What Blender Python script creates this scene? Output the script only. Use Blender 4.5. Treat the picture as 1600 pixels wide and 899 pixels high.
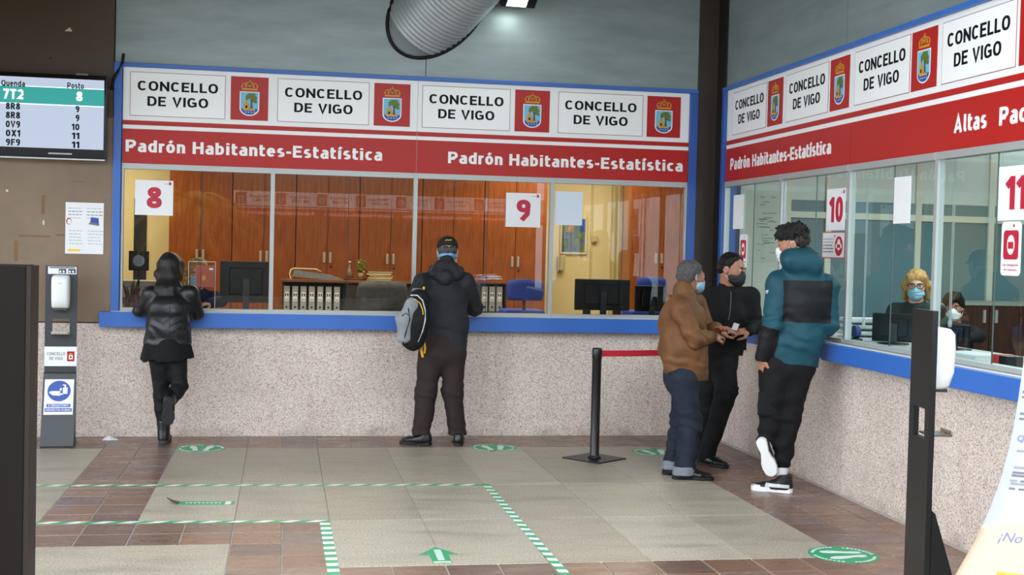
import bpy, math, random
import numpy as np
from mathutils import Vector, Matrix
random.seed(7)
rng = np.random.default_rng(11)
for _o in list(bpy.data.objects):
    bpy.data.objects.remove(_o)
scene = bpy.context.scene
COL = scene.collection
# ------------------------------------------------------------------ camera
FPX, YAW, PITCH, ROLL = 1973.7213, 0.1793, -0.0301, 0.0243
CAMP = np.array([-3.7422, -10.7099, 1.613])
_cy, _sy, _cp, _sp = math.cos(YAW), math.sin(YAW), math.cos(PITCH), math.sin(PITCH)
_f = np.array([_sy * _cp, _cy * _cp, _sp])
_r0 = np.array([_cy, -_sy, 0.0])
_u0 = np.cross(_r0, _f)
_r = _r0 * math.cos(ROLL) + _u0 * math.sin(ROLL)
_u = -_r0 * math.sin(ROLL) + _u0 * math.cos(ROLL)
cam_data = bpy.data.cameras.new('camera')
cam_data.sensor_width = 36.0
cam_data.lens = FPX / 1600 * 36.0
cam = bpy.data.objects.new('camera', cam_data)
COL.objects.link(cam)
cam.matrix_world = Matrix(((_r[0], _u[0], -_f[0], CAMP[0]), (_r[1], _u[1], -_f[1], CAMP[1]), (_r[2], _u[2], -_f[2], CAMP[2]), (0, 0, 0, 1)))
scene.camera = cam
# ------------------------------------------------------------------ world, lights, exposure
scene.view_settings.view_transform = 'Standard'
scene.view_settings.look = 'None'
scene.view_settings.gamma = 1.0
scene.view_settings.use_curve_mapping = False
scene.view_settings.exposure = 0.0
world = bpy.data.worlds.new('world')
scene.world = world
world.use_nodes = True
_bg = world.node_tree.nodes['Background']
_bg.inputs[0].default_value = (0.84, 0.92, 1.0, 1)
_bg.inputs[1].default_value = 4.9


def area_light(name, loc, rot, sx, sy, power, color=(1, 1, 1)):
    l = bpy.data.lights.new(name, 'AREA')
    l.shape = 'RECTANGLE'
    l.size, l.size_y, l.energy, l.color = sx, sy, power, color
    o = bpy.data.objects.new(name, l)
    COL.objects.link(o)
    o.location = loc
    o.rotation_euler = rot
    return o


# ceiling lamps of both offices, and two fill lamps added for the cream wall
area_light('office_and_fill_lamp', (-3.2, 3.4, 2.95), (0, 0, 0), 3.0, 1.6, 95, (1.0, 0.90, 0.70))
area_light('office_and_fill_lamp', (0.6, 3.2, 2.95), (0, 0, 0), 1.2, 1.2, 45, (1.0, 0.92, 0.74))
area_light('office_and_fill_lamp', (2.0, -2.4, 2.75), (0, 0, 0), 1.4, 3.0, 105, (0.95, 1.0, 1.0))
area_light('office_and_fill_lamp', (-0.1, 5.3, 2.95), (0, 0, 0), 2.0, 0.8, 40, (1.0, 0.93, 0.74))  # fill lamp added to brighten the cream wall on the right
area_light('office_and_fill_lamp', (-6.0, 5.3, 2.95), (0, 0, 0), 1.0, 0.8, 34, (1.0, 0.93, 0.74))  # fill lamp added to brighten the left end of the cream wall


def ray(px, py):
    d = _f + _r * (px - 800) / FPX - _u * (py - 449.5) / FPX
    return d


def at(px, py, y):
    """the point of the plane at depth y that the photograph shows at (px, py)"""
    d = ray(px, py)
    t = (y - CAMP[1]) / d[1]
    return CAMP + d * t


def atx(px, py, x):
    d = ray(px, py)
    t = (x - CAMP[0]) / d[0]
    return CAMP + d * t


# ------------------------------------------------------------------ materials
MATS = {}


def srgb(c):
    return tuple(((v / 255) / 12.92 if v / 255 <= 0.04045 else ((v / 255 + 0.055) / 1.055) ** 2.4) for v in c)


class NT:
    def __init__(s, name):
        s.m = bpy.data.materials.new(name)
        s.m.use_nodes = True
        s.t = s.m.node_tree
        s.b = s.t.nodes['Principled BSDF']
        s.out = s.t.nodes['Material Output']

    def n(s, kind, **kw):
        o = s.t.nodes.new(kind)
        for k, v in kw.items():
            setattr(o, k, v)
        return o

    def l(s, a, b):
        s.t.links.new(a, b)

    def coords(s, scale=1.0, world=False, sc3=None):
        mp = s.n('ShaderNodeMapping')
        if world:
            g = s.n('ShaderNodeNewGeometry')
            s.l(g.outputs['Position'], mp.inputs[0])
        else:
            c = s.n('ShaderNodeTexCoord')
            s.l(c.outputs['Object'], mp.inputs[0])
        mp.inputs['Scale'].default_value = sc3 or (scale, scale, scale)
        return mp.outputs[0]

    def noise(s, vec, scale, detail=4, rough=0.55, dist=0.0):
        o = s.n('ShaderNodeTexNoise')
        s.l(vec, o.inputs['Vector'])
        o.inputs['Scale'].default_value = scale
        o.inputs['Detail'].default_value = detail
        o.inputs['Roughness'].default_value = rough
        o.inputs['Distortion'].default_value = dist
        return o

    def ramp(s, fac, stops, interp='LINEAR'):
        o = s.n('ShaderNodeValToRGB')
        o.color_ramp.interpolation = interp
        e = o.color_ramp.elements
        while len(e) > 1:
            e.remove(e[-1])
        e[0].position = stops[0][0]
        e[0].color = (*stops[0][1], 1)
        for p, c in stops[1:]:
            k = e.new(p)
            k.color = (*c, 1)
        s.l(fac, o.inputs[0])
        return o.outputs[0]

    def mix(s, fac, a, b, mode='MIX'):
        o = s.n('ShaderNodeMix', data_type='RGBA', blend_type=mode)
        for sock, v in ((o.inputs[0], fac), (o.inputs[6], a), (o.inputs[7], b)):
            if hasattr(v, 'is_output'):
                s.l(v, sock)
            elif isinstance(v, (int, float)):
                sock.default_value = v
            else:
                sock.default_value = (*v, 1)
        return o.outputs[2]

    def bump(s, h, strength=0.3, dist=0.01):
        o = s.n('ShaderNodeBump')
        o.inputs['Strength'].default_value = strength
        o.inputs['Distance'].default_value = dist
        s.l(h, o.inputs['Height'])
        s.l(o.outputs[0], s.b.inputs['Normal'])

    def color(s, c):
        if hasattr(c, 'is_output'):
            s.l(c, s.b.inputs['Base Color'])
        else:
            s.b.inputs['Base Color'].default_value = (*c, 1)


def mat(name, rgb, rough=0.5, metal=0.0, spec=0.5, var=0.0, vscale=8.0, bump=0.0, bscale=60.0, bdist=0.004, sc3=None, emit=0.0, coat=0.0):
    """plain procedural surface: sRGB 0-255 colour with optional mottling and bump"""
    if name in MATS:
        return MATS[name]
    t = NT(name)
    c = srgb(rgb)
    b = t.b
    b.inputs['Roughness'].default_value = rough
    b.inputs['Metallic'].default_value = metal
    b.inputs['Specular IOR Level'].default_value = spec
    b.inputs['Coat Weight'].default_value = coat
    v = t.coords(sc3=sc3)
    nz = t.noise(v, vscale)
    if var:
        lo = tuple(x * (1 - var) for x in c)
        hi = tuple(min(1, x * (1 + var)) for x in c)
        cc = t.ramp(nz.outputs[0], [(0.3, lo), (0.7, hi)])
        t.color(cc)
    else:
        t.color(c)
    if bump:
        n2 = t.noise(v, bscale, 3)
        t.bump(n2.outputs[0], bump, bdist)
    if emit:
        b.inputs['Emission Color'].default_value = (*c, 1)
        b.inputs['Emission Strength'].default_value = emit
    MATS[name] = t.m
    return t.m


def m_granite():
    t = NT('washed_aggregate')
    v = t.coords(world=True)
    vo = t.n('ShaderNodeTexVoronoi')
    t.l(v, vo.inputs['Vector'])
    vo.inputs['Scale'].default_value = 150
    sep = t.n('ShaderNodeSeparateColor')
    t.l(vo.outputs['Color'], sep.inputs[0])
    peb = t.ramp(sep.outputs[0], [(0.0, srgb((152, 130, 118))), (0.12, srgb((186, 166, 152))), (0.35, srgb((214, 196, 184))), (0.7, srgb((226, 211, 200))), (1.0, srgb((236, 225, 216)))])
    big = t.noise(v, 1.6, 5)
    tint = t.ramp(big.outputs[0], [(0.3, (0.84, 0.83, 0.82)), (0.7, (1.0, 1.0, 1.0))])
    c = t.mix(1.0, peb, tint, 'MULTIPLY')
    st = t.noise(t.coords(world=True, sc3=(5, 5, 0.7)), 1.0, 4)
    stc = t.ramp(st.outputs[0], [(0.56, (1, 1, 1)), (0.75, (0.86, 0.84, 0.82))])
    c = t.mix(1.0, c, stc, 'MULTIPLY')
    # splashed dirt along the foot of the wall
    g = t.n('ShaderNodeNewGeometry')
    sx = t.n('ShaderNodeSeparateXYZ')
    t.l(g.outputs['Position'], sx.inputs[0])
    dn = t.noise(v, 3.2, 5, 0.6)
    ad = t.n('ShaderNodeMath', operation='MULTIPLY_ADD')
    t.l(sx.outputs[2], ad.inputs[0])
    ad.inputs[1].default_value = -1.6
    t.l(dn.outputs[0], ad.inputs[2])
    dirt = t.ramp(ad.outputs[0], [(0.40, (0, 0, 0)), (0.62, (0.5,) * 3)])
    c = t.mix(dirt, c, srgb((120, 104, 94)))
    t.color(c)
    t.b.inputs['Roughness'].default_value = 0.75
    t.bump(vo.outputs['Distance'], 0.35, 0.004)
    return t.m


def m_stone():
    t = NT('beige_floor_stone')
    v = t.coords(world=True)
    g = t.n('ShaderNodeNewGeometry')
    fine = t.noise(v, 85, 4, 0.75)
    c = t.ramp(fine.outputs[0], [(0.34, srgb((140, 130, 112))), (0.5, srgb((184, 175, 158))), (0.66, srgb((212, 205, 190)))])
    big = t.noise(t.coords(world=True, sc3=(1.2, 4.0, 1)), 1.4, 6, 0.65)
    tint = t.ramp(big.outputs[0], [(0.3, srgb((222, 216, 212))), (0.55, (1, 1, 1)), (0.75, srgb((252, 240, 220)))])
    c = t.mix(1.0, c, tint, 'MULTIPLY')
    isl = t.ramp(g.outputs['Random Per Island'], [(0.0, srgb((235, 232, 228))), (1.0, (1, 1, 1))])
    c = t.mix(1.0, c, isl, 'MULTIPLY')
    t.color(c)
    t.l(t.ramp(big.outputs[0], [(0.3, (0.34,) * 3), (0.7, (0.52,) * 3)]), t.b.inputs['Roughness'])
    t.b.inputs['Specular IOR Level'].default_value = 0.35
    t.bump(fine.outputs[0], 0.06, 0.002)
    return t.m


def m_terracotta():
    t = NT('terracotta_tile')
    g = t.n('ShaderNodeNewGeometry')
    v = t.coords(world=True)
    base = t.ramp(g.outputs['Random Per Island'], [(0.0, srgb((100, 76, 63))), (0.2, srgb((126, 97, 80))), (0.4, srgb((144, 105, 79))), (0.55, srgb((116, 98, 90))), (0.75, srgb((150, 114, 91))), (0.9, srgb((124, 88, 66))), (1.0, srgb((130, 111, 102)))])
    cl = t.noise(t.coords(world=True, sc3=(3, 9, 1)), 1.2, 4, 0.6)
    c = t.mix(t.ramp(cl.outputs[0], [(0.35, (0, 0, 0)), (0.75, (0.55,) * 3)]), base, srgb((112, 90, 86)))
    t.color(c)
    t.l(t.ramp(cl.outputs[0], [(0.3, (0.2,) * 3), (0.7, (0.42,) * 3)]), t.b.inputs['Roughness'])
    t.b.inputs['Specular IOR Level'].default_value = 0.5
    bn = t.noise(v, 7, 2)
    t.bump(bn.outputs[0], 0.02, 0.01)
    return t.m


def m_wood(name, dark, light, rough=0.28, sc3=(9, 9, 0.9)):
    t = NT(name)
    v = t.coords(sc3=sc3)
    n1 = t.noise(v, 3.2, 6, 0.6, 0.6)
    c = t.ramp(n1.outputs[0], [(0.3, srgb(dark)), (0.5, tuple((a + b) / 2 for a, b in zip(srgb(dark), srgb(light)))), (0.7, srgb(light))])
    t.color(c)
    t.b.inputs['Roughness'].default_value = rough
    return t.m


def m_panel_grey():
    t = NT('grey_metal_panel')
    v = t.coords(world=True, sc3=(1.2, 1.2, 6))
    n1 = t.noise(v, 1.3, 5, 0.6)
    c = t.ramp(n1.outputs[0], [(0.3, srgb((126, 138, 138))), (0.7, srgb((146, 157, 156)))])
    t.color(c)
    t.b.inputs['Roughness'].default_value = 0.38
    t.b.inputs['Metallic'].default_value = 0.25
    return t.m


def m_brown_wall():
    t = NT('brown_painted_panel')
    v = t.coords(world=True)
    n1 = t.noise(v, 2.2, 6, 0.6)
    c = t.ramp(n1.outputs[0], [(0.3, srgb((116, 96, 76))), (0.7, srgb((132, 111, 89)))])
    st = t.noise(t.coords(world=True, sc3=(4, 1, 9)), 2.1, 4, 0.6)
    c = t.mix(t.ramp(st.outputs[0], [(0.64, (0, 0, 0)), (0.74, (0.5,) * 3)]), c, srgb((122, 86, 48)))
    t.color(c)
    t.b.inputs['Roughness'].default_value = 0.5
    return t.m


def m_glass(name, tint, ior=1.6, cap=1.0):
    t = NT(name)
    tr = t.n('ShaderNodeBsdfTransparent')
    tr.inputs[0].default_value = (*tint, 1)
    clear = t.n('ShaderNodeBsdfTransparent')
    gl = t.n('ShaderNodeBsdfGlossy')
    gl.inputs['Roughness'].default_value = 0.0
    fr = t.n('ShaderNodeFresnel')
    fr.inputs[0].default_value = ior
    mul = t.n('ShaderNodeMath', operation='MULTIPLY')
    t.l(fr.outputs[0], mul.inputs[0])
    mul.inputs[1].default_value = cap
    m1 = t.n('ShaderNodeMixShader')
    t.l(mul.outputs[0], m1.inputs[0])
    t.l(tr.outputs[0], m1.inputs[1])
    t.l(gl.outputs[0], m1.inputs[2])
    g = t.n('ShaderNodeNewGeometry')
    m2 = t.n('ShaderNodeMixShader')
    t.l(g.outputs['Backfacing'], m2.inputs[0])
    t.l(m1.outputs[0], m2.inputs[1])
    t.l(clear.outputs[0], m2.inputs[2])
    t.l(m2.outputs[0], t.out.inputs[0])
    return t.m


GRANITE, STONE, TERRA, PANEL, BROWNW = m_granite(), m_stone(), m_terracotta(), m_panel_grey(), m_brown_wall()
GLASS = m_glass('clear_window_glass', (0.93, 0.95, 0.93), 1.55)
GLASS_G = m_glass('greenish_window_glass', (0.80, 0.92, 0.90), 1.6)
ACRYL = m_glass('clear_acrylic', (0.95, 0.95, 0.95), 1.4)
WOOD = m_wood('orange_cabinet_wood', (128, 62, 18), (170, 92, 32))
WOODD = m_wood('dark_cabinet_wood', (52, 28, 18), (78, 44, 28))
WOODT = m_wood('brown_table_wood', (96, 56, 30), (132, 82, 46), 0.3, (0.9, 9, 9))
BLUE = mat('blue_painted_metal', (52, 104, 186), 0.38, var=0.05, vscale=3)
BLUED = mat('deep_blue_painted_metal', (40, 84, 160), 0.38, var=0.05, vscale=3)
ALU = mat('light_aluminium', (172, 176, 174), 0.42, 0.3)
WHITE = mat('white_sign_vinyl', (238, 241, 240), 0.35)
WHITEP = mat('white_sign_panel', (245, 247, 246), 0.33)
RED = mat('red_sign_vinyl', (176, 26, 20), 0.36, spec=0.35)
BLACKT = mat('black_vinyl_letter', (10, 10, 13), 0.6, spec=0.2)
PAPER = mat('white_paper', (232, 233, 235), 0.6, var=0.02)
CRIM = mat('crimson_print', (186, 26, 54), 0.5)
PINKT = mat('pale_red_print', (196, 110, 120), 0.5)
GREYT = mat('grey_print', (110, 112, 118), 0.5)
PALET = mat('pale_grey_print', (176, 180, 186), 0.5)
BLK = mat('black_plastic', (11, 11, 13), 0.45, spec=0.28)
BLKM = mat('black_painted_metal', (22, 22, 23), 0.36, var=0.1)
GREYM = mat('charcoal_powder_coat', (52, 54, 58), 0.45, var=0.06)
CHROME = mat('chrome', (200, 200, 200), 0.16, 1.0)
WPL = mat('white_plastic', (232, 233, 232), 0.3)
GOLD = mat('gold_print', (200, 150, 40), 0.45)
SKYB = mat('sky_blue_print', (110, 190, 225), 0.45)
NAVYP = mat('blue_print', (28, 74, 160), 0.45)
GREENP = mat('olive_green_print', (96, 112, 30), 0.45)
TRUNKP = mat('brown_print', (92, 62, 24), 0.45)
YELP = mat('yellow_print', (244, 200, 30), 0.5)
CREAM = mat('cream_wall_paint', (236, 218, 160), 0.55, var=0.03, vscale=2)
TEALW = mat('teal_partition', (96, 128, 134), 0.45, var=0.05, vscale=2)
GREENF = mat('green_floor_vinyl', (40, 158, 104), 0.4, var=0.08, vscale=20)
WHITEF = mat('white_floor_vinyl', (226, 232, 228), 0.4, var=0.06, vscale=20)

# ------------------------------------------------------------------ mesh helpers


class MB:
    """collects simple shapes in one list of vertices and faces and links them as ONE mesh object"""

    def __init__(s):
        s.v, s.f, s.mi, s.mats, s.cur, s.sm = [], [], [], [], 0, []

    def use(s, m):
        if m not in s.mats:
            s.mats.append(m)
        s.cur = s.mats.index(m)
        return s

    def add(s, vs, fs, smooth=False):
        b = len(s.v)
        s.v += [tuple(p) for p in vs]
        for f in fs:
            s.f.append(tuple(b + i for i in f))
            s.mi.append(s.cur)
            s.sm.append(smooth)
        return s

    def box(s, x0, x1, y0, y1, z0, z1, M=None):
        vs = [Vector((x, y, z)) for z in (z0, z1) for y in (y0, y1) for x in (x0, x1)]
        if M is not None:
            vs = [M @ v for v in vs]
        return s.add(vs, [(0, 2, 3, 1), (4, 5, 7, 6), (0, 1, 5, 4), (2, 6, 7, 3), (0, 4, 6, 2), (1, 3, 7, 5)])

    def prism(s, pts, y0, y1, M=None, smooth=False):
        """outline in the x-z plane, extruded from y0 (front) to y1; counter-clockwise seen from -y"""
        n = len(pts)
        vs = [Vector((p[0], y0, p[1])) for p in pts] + [Vector((p[0], y1, p[1])) for p in pts]
        if M is not None:
            vs = [M @ v for v in vs]
        fs = [tuple(range(n)), tuple(range(2 * n - 1, n - 1, -1))]
        fs += [(i, i + n, (i + 1) % n + n, (i + 1) % n) for i in range(n)]
        return s.add(vs, fs, smooth)

    def disc(s, cx, cz, rx, rz, y0, y1, n=24, M=None):
        return s.prism([(cx + rx * math.cos(2 * math.pi * i / n), cz + rz * math.sin(2 * math.pi * i / n)) for i in range(n)], y0, y1, M)

    def tube(s, pts, r, n=10, cap=True):
        pts = [Vector(p) for p in pts]
        rs = r if isinstance(r, (list, tuple)) else [r] * len(pts)
        rings = []
        up = Vector((0, 0, 1))
        for i, p in enumerate(pts):
            a = pts[max(0, i - 1)]
            b = pts[min(len(pts) - 1, i + 1)]
            d = (b - a).normalized()
            ref = up if abs(d.dot(up)) < 0.95 else Vector((1, 0, 0))
            x = d.cross(ref).normalized()
            y = x.cross(d).normalized()
            rings.append([p + (x * math.cos(2 * math.pi * k / n) + y * math.sin(2 * math.pi * k / n)) * rs[i] for k in range(n)])
        vs = [v for ring in rings for v in ring]
        fs = []
        for i in range(len(pts) - 1):
            for k in range(n):
                a, b = i * n + k, i * n + (k + 1) % n
                fs.append((a, b, b + n, a + n))
        s.add(vs, fs, True)
        if cap:
            m = len(pts)
            s.add(rings[0], [tuple(range(n - 1, -1, -1))])
            s.add(rings[-1], [tuple(range(n))])
        return s

    def cyl(s, c, r, h, n=24):
        return s.tube([c, (c[0], c[1], c[2] + h)], r, n)

    def lathe(s, prof, c=(0, 0, 0), n=24):
        vs, fs = [], []
        for r, z in prof:
            vs += [Vector((c[0] + r * math.cos(2 * math.pi * k / n), c[1] + r * math.sin(2 * math.pi * k / n), c[2] + z)) for k in range(n)]
        for i in range(len(prof) - 1):
            for k in range(n):
                a, b = i * n + k, i * n + (k + 1) % n
                fs.append((a, b, b + n, a + n))
        return s.add(vs, fs, True)

    def ball(s, c, rx, ry=None, rz=None, n=14, m=9):
        ry, rz = ry or rx, rz or rx
        vs, fs = [], []
        for i in range(m + 1):
            th = math.pi * i / m
            for k in range(n):
                ph = 2 * math.pi * k / n
                vs.append((c[0] + rx * math.sin(th) * math.cos(ph), c[1] + ry * math.sin(th) * math.sin(ph), c[2] - rz * math.cos(th)))
        for i in range(m):
            for k in range(n):
                a, b = i * n + k, i * n + (k + 1) % n
                fs.append((a, b, b + n, a + n))
        return s.add(vs, fs, True)

    def build(s, name, parent=None, m=None, bevel=0.0, loc=None):
        me = bpy.data.meshes.new(name)
        me.from_pydata(s.v, [], s.f)
        for mm in (s.mats or [m]):
            me.materials.append(mm)
        me.polygons.foreach_set('material_index', s.mi if s.mats else [0] * len(s.f))
        me.polygons.foreach_set('use_smooth', s.sm)
        me.update()
        o = bpy.data.objects.new(name, me)
        COL.objects.link(o)
        if parent is not None:
            o.parent = parent
        if loc is not None:
            o.location = loc
        if bevel:
            b = o.modifiers.new('bevel', 'BEVEL')
            b.width = bevel
            b.segments = 2
            b.limit_method = 'ANGLE'
        return o


def tag(o, label, cat, group=None, kind=None):
    o['label'] = label
    o['category'] = cat
    if group:
        o['group'] = group
    if kind:
        o['kind'] = kind
    return o


def thing(name, label, cat, loc=(0, 0, 0), rz=0.0, group=None):
    o = bpy.data.objects.new(name, None)
    o.empty_display_size = 0.1
    COL.objects.link(o)
    o.location = loc
    o.rotation_euler = (0, 0, rz)
    return tag(o, label, cat, group)


def struct(o):
    o['kind'] = 'structure'
    return o


def copy_tree(o, parent=None):
    c = o.copy()
    COL.objects.link(c)
    if parent is not None:
        c.parent = parent
    for ch in o.children:
        copy_tree(ch, c)
    return c


_CAP = {}


def text_mesh(s, bold):
    cu = bpy.data.curves.new('lettering', 'FONT')
    cu.body = s
    cu.size = 1.0
    cu.offset = bold
    cu.resolution_u = 3
    cu.extrude = 0.004
    o = bpy.data.objects.new('lettering', cu)
    COL.objects.link(o)
    dg = bpy.context.evaluated_depsgraph_get()
    dg.update()
    me = bpy.data.meshes.new_from_object(o.evaluated_get(dg))
    bpy.data.objects.remove(o)
    return me


def font_txt(s, m, parent, x0, x1, z0, cap, y, bold=0.0, name='lettering', depth=0.0015, M=None):
    """lettering standing in the local x-z plane facing -y, fitted to x0..x1 with the given capital height"""
    if bold not in _CAP:
        me = text_mesh('H', bold)
        zs = [v.co.y for v in me.vertices]
        _CAP[bold] = (min(zs), max(zs))
    lo, hi = _CAP[bold]
    me = text_mesh(s, bold)
    n = len(me.vertices)
    co = np.empty(n * 3)
    me.vertices.foreach_get('co', co)
    co = co.reshape(-1, 3)
    a, b = co[:, 0].min(), co[:, 0].max()
    sx = (x1 - x0) / (b - a)
    sz = cap / (hi - lo)
    out = np.empty_like(co)
    out[:, 0] = x0 + (co[:, 0] - a) * sx
    out[:, 2] = z0 + (co[:, 1] - lo) * sz
    out[:, 1] = y - (co[:, 2] + 0.004) / 0.008 * depth
    if M is not None:
        out = np.array([M @ Vector(p) for p in out])
    me.vertices.foreach_set('co', out.ravel())
    me.materials.clear()
    me.materials.append(m)
    me.update()
    o = bpy.data.objects.new(name, me)
    COL.objects.link(o)
    o.parent = parent
    return o



# ---- a plain grotesque alphabet drawn from strokes (capital height 1, lower case 0.74)
def _arc(cx, cz, rx, rz, a0, a1, n=14, e=2.35):
    out = []
    for i in range(n + 1):
        t = math.radians(a0 + (a1 - a0) * i / n)
        c, s = math.cos(t), math.sin(t)
        out.append((cx + rx * math.copysign(abs(c) ** (2 / e), c), cz + rz * math.copysign(abs(s) ** (2 / e), s)))
    return out


def glyph(ch, t):
    """(advance width, strokes) for one character with stroke thickness t"""
    h = t / 2
    T, B, X = 1 - h, h, 0.76 - h
    L = h
    G = {}
    w = 0.66
    R_ = w - h
    m = w / 2
    if ch == 'C':
        return 0.66, [_arc(m, .5, m - h, .5 - h, 42, 318, 26)]
    if ch == 'G':
        return 0.70, [_arc(m, .5, m - h, .5 - h, 42, 322, 26)[:-3] + [(R_ + .02, .16), (R_ + .02, .46), (m + .02, .46)]]
    if ch in 'OQ0':
        ww = 0.70 if ch != '0' else 0.58
        s = [_arc(ww / 2, .5, ww / 2 - h, .5 - h, 0, 360, 30)]
        if ch == 'Q':
            s.append([(ww * .55, .28), (ww - h * .4, 0)])
        return ww, s
    if ch == 'N':
        return 0.68, [[(L, 0), (L, 1)], [(L, 1 - h), (.68 - h, h)], [(.68 - h, 0), (.68 - h, 1)]]
    if ch == 'E':
        return 0.56, [[(.56, T), (L, T), (L, B), (.56, B)], [(L, .52), (.50, .52)]]
    if ch == 'F':
        return 0.54, [[(.54, T), (L, T), (L, 0)], [(L, .50), (.47, .50)]]
    if ch == 'L':
        return 0.52, [[(L, 1), (L, B), (.52, B)]]
    if ch == 'D':
        return 0.66, [[(L, B), (L, T)] + [(.30, T)] + _arc(.30, .5, .36 - h, .5 - h, 90, -90, 16) + [(L, B)]]
    if ch == 'V':
        return 0.68, [[(h * .9, 1), (.34, h * .5), (.68 - h * .9, 1)]]
    if ch == 'I':
        return t, [[(L, 0), (L, 1)]]
    if ch == 'T':
        return 0.60, [[(0, T), (.60, T)], [(.30, T), (.30, 0)]]
    if ch == 'P':
        return 0.62, [[(L, 0), (L, T), (.34, T)] + _arc(.34, .70, .28 - h, .30 - h, 90, -90, 12) + [(.34, .40), (L, .40)]]
    if ch == 'R':
        return 0.64, [[(L, 0), (L, T), (.34, T)] + _arc(.34, .72, .28 - h, .28 - h, 90, -90, 12) + [(.34, .44), (L, .44)], [(.36, .44), (.64 - h, 0)]]
    if ch == 'X':
        return 0.66, [[(h, 0), (.66 - h, 1)], [(h, 1), (.66 - h, 0)]]
    if ch == 'H':
        return 0.66, [[(L, 0), (L, 1)], [(.66 - h, 0), (.66 - h, 1)], [(L, .52), (.66 - h, .52)]]
    if ch == 'A':
        return 0.72, [[(h, 0), (.36, 1 - h * .6), (.72 - h, 0)], [(.18, .28), (.54, .28)]]
    if ch == '1':
        return 0.36, [[(.36 - h, 0), (.36 - h, 1)], [(.36 - h, 1 - h * .7), (.0, .70)]]
    if ch == '2':
        return 0.58, [_arc(.29, .70, .29 - h, .30 - h, 165, -15, 14) + [(.52 - h * .2, .50), (L, B), (.58, B)]]
    if ch == '7':
        return 0.56, [[(0, T), (.56 - h, T), (.18, 0)]]
    if ch == '8':
        return 0.60, [_arc(.30, .27, .30 - h, .27 - h, 0, 360, 24), _arc(.30, .75, .265 - h, .25 - h, 0, 360, 24)]
    if ch == '9':
        return 0.58, [_arc(.29, .69, .29 - h, .31 - h, 0, 360, 24), _arc(.29, .69, .29 - h, .31 - h, 0, -20, 4) + [(.44, .30), (.22, 0)]]
    if ch == '-':
        return 0.30, [[(0, .40), (.30, .40)]]
    if ch in 'oóáa':
        pass
    if ch in 'oó':
        s = [_arc(.26, .38, .26 - h, .38 - h, 0, 360, 24)]
        if ch == 'ó':
            s.append([(.20, .83), (.34, 1.03)])
        return .52, s
    if ch == 'a':
        return .50, [[(.50 - h, 0), (.50 - h, .50)] + _arc(.27, .50, .23 - h, .26 - h, 0, 150, 12), [(.50 - h, .42), (.24, .42)] + _arc(.22, .21 + h * .3, .22 - h, .21 - h * .5, 90, 270, 12) + [(.30, B * .9), (.50 - h, .16)]]
    if ch in 'db':
        f = (lambda x: x) if ch == 'd' else (lambda x: .52 - x)
        return .52, [[(f(.52 - h), 0), (f(.52 - h), 1)], [(f(x), z) for x, z in [(.52 - h, X - .06), (.32, X)] + _arc(.26, .38, .26 - h, .38 - h, 90, 270, 16) + [(.32, B), (.52 - h, B + .06)]]]
    if ch == 'r':
        return .34, [[(L, 0), (L, .76)], [(L, X - .14), (.20, X), (.34, X)]]
    if ch == 'n':
        return .50, [[(L, 0), (L, .76)], [(L, X - .10), (.22, X)] + _arc(.27, .50, .23 - h, .26 - h, 75, 0, 8) + [(.50 - h, 0)]]
    if ch == 'u':
        return .50, [[(.50 - h, 0), (.50 - h, .76)], [(.50 - h, B + .10), (.28, B)] + _arc(.23, .26, .23 - h, .26 - h, 255, 180, 8) + [(L, .76)]]
    if ch in 'ií':
        s = [[(L + .02, 0), (L + .02, .76)]]
        s.append([(L + .02, .86), (L + .02, 1.0)] if ch == 'i' else [(L - .02, .84), (L + .13, 1.04)])
        return t + .04, s
    if ch == 't':
        return .36, [[(.12, .96), (.12, .20)] + _arc(.27, .20, .15, .20 - h, 180, 270, 6) + [(.36, B)], [(0, X), (.35, X)]]
    if ch == 'e':
        return .52, [[(.04, .40), (.52 - h, .40)] + _arc(.26, .38, .26 - h, .38 - h, 4, 320, 22)]
    if ch == 's':
        return .46, [_arc(.23, .55, .21 - h, .21 - h, 35, 180, 10) + [(.10, .45), (.36, .31)] + _arc(.23, .21, .23 - h, .21 - h, 0, -148, 10)]
    if ch == 'c':
        return .46, [_arc(.26, .38, .26 - h, .38 - h, 48, 312, 20)]
    if ch == 'l':
        return .24, [[(L + .01, 1), (L + .01, .16), (.16, B), (.24, B)]]
    return None


def stroke_text(s, t, gap=0.11):
    """flat quads of a line of writing: list of (4 points) in the x-z plane"""
    x, quads = 0.0, []
    for ch in s:
        if ch == ' ':
            x += 0.34
            continue
        g = glyph(ch, t)
        if g is None:
            return None
        wd, strokes = g
        for st in strokes:
            p = [Vector((a + x, b)) for a, b in st]
            q = [p[0]]
            for v in p[1:]:
                if (v - q[-1]).length > 1e-4:
                    q.append(v)
            closed = (q[0] - q[-1]).length < 1e-3 and len(q) > 3
            if closed:
                q = q[:-1]
            n = len(q)
            offs = []
            for i in range(n):
                a = q[i - 1] if (i > 0 or closed) else None
                b = q[(i + 1) % n] if (i < n - 1 or closed) else None
                d1 = (q[i] - a).normalized() if a is not None else None
                d2 = (b - q[i]).normalized() if b is not None else None
                d1 = d1 or d2
                d2 = d2 or d1
                n1, n2 = Vector((-d1.y, d1.x)), Vector((-d2.y, d2.x))
                mm = n1 + n2
                mm = n1 if mm.length < 1e-3 else mm.normalized()
                k = 1 / max(0.45, mm.dot(n1))
                offs.append(mm * (t / 2 * k))
            for i in range(n if closed else n - 1):
                j = (i + 1) % n
                quads.append((q[i] - offs[i], q[j] - offs[j], q[j] + offs[j], q[i] + offs[i]))
        x += wd + gap
    return quads


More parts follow.
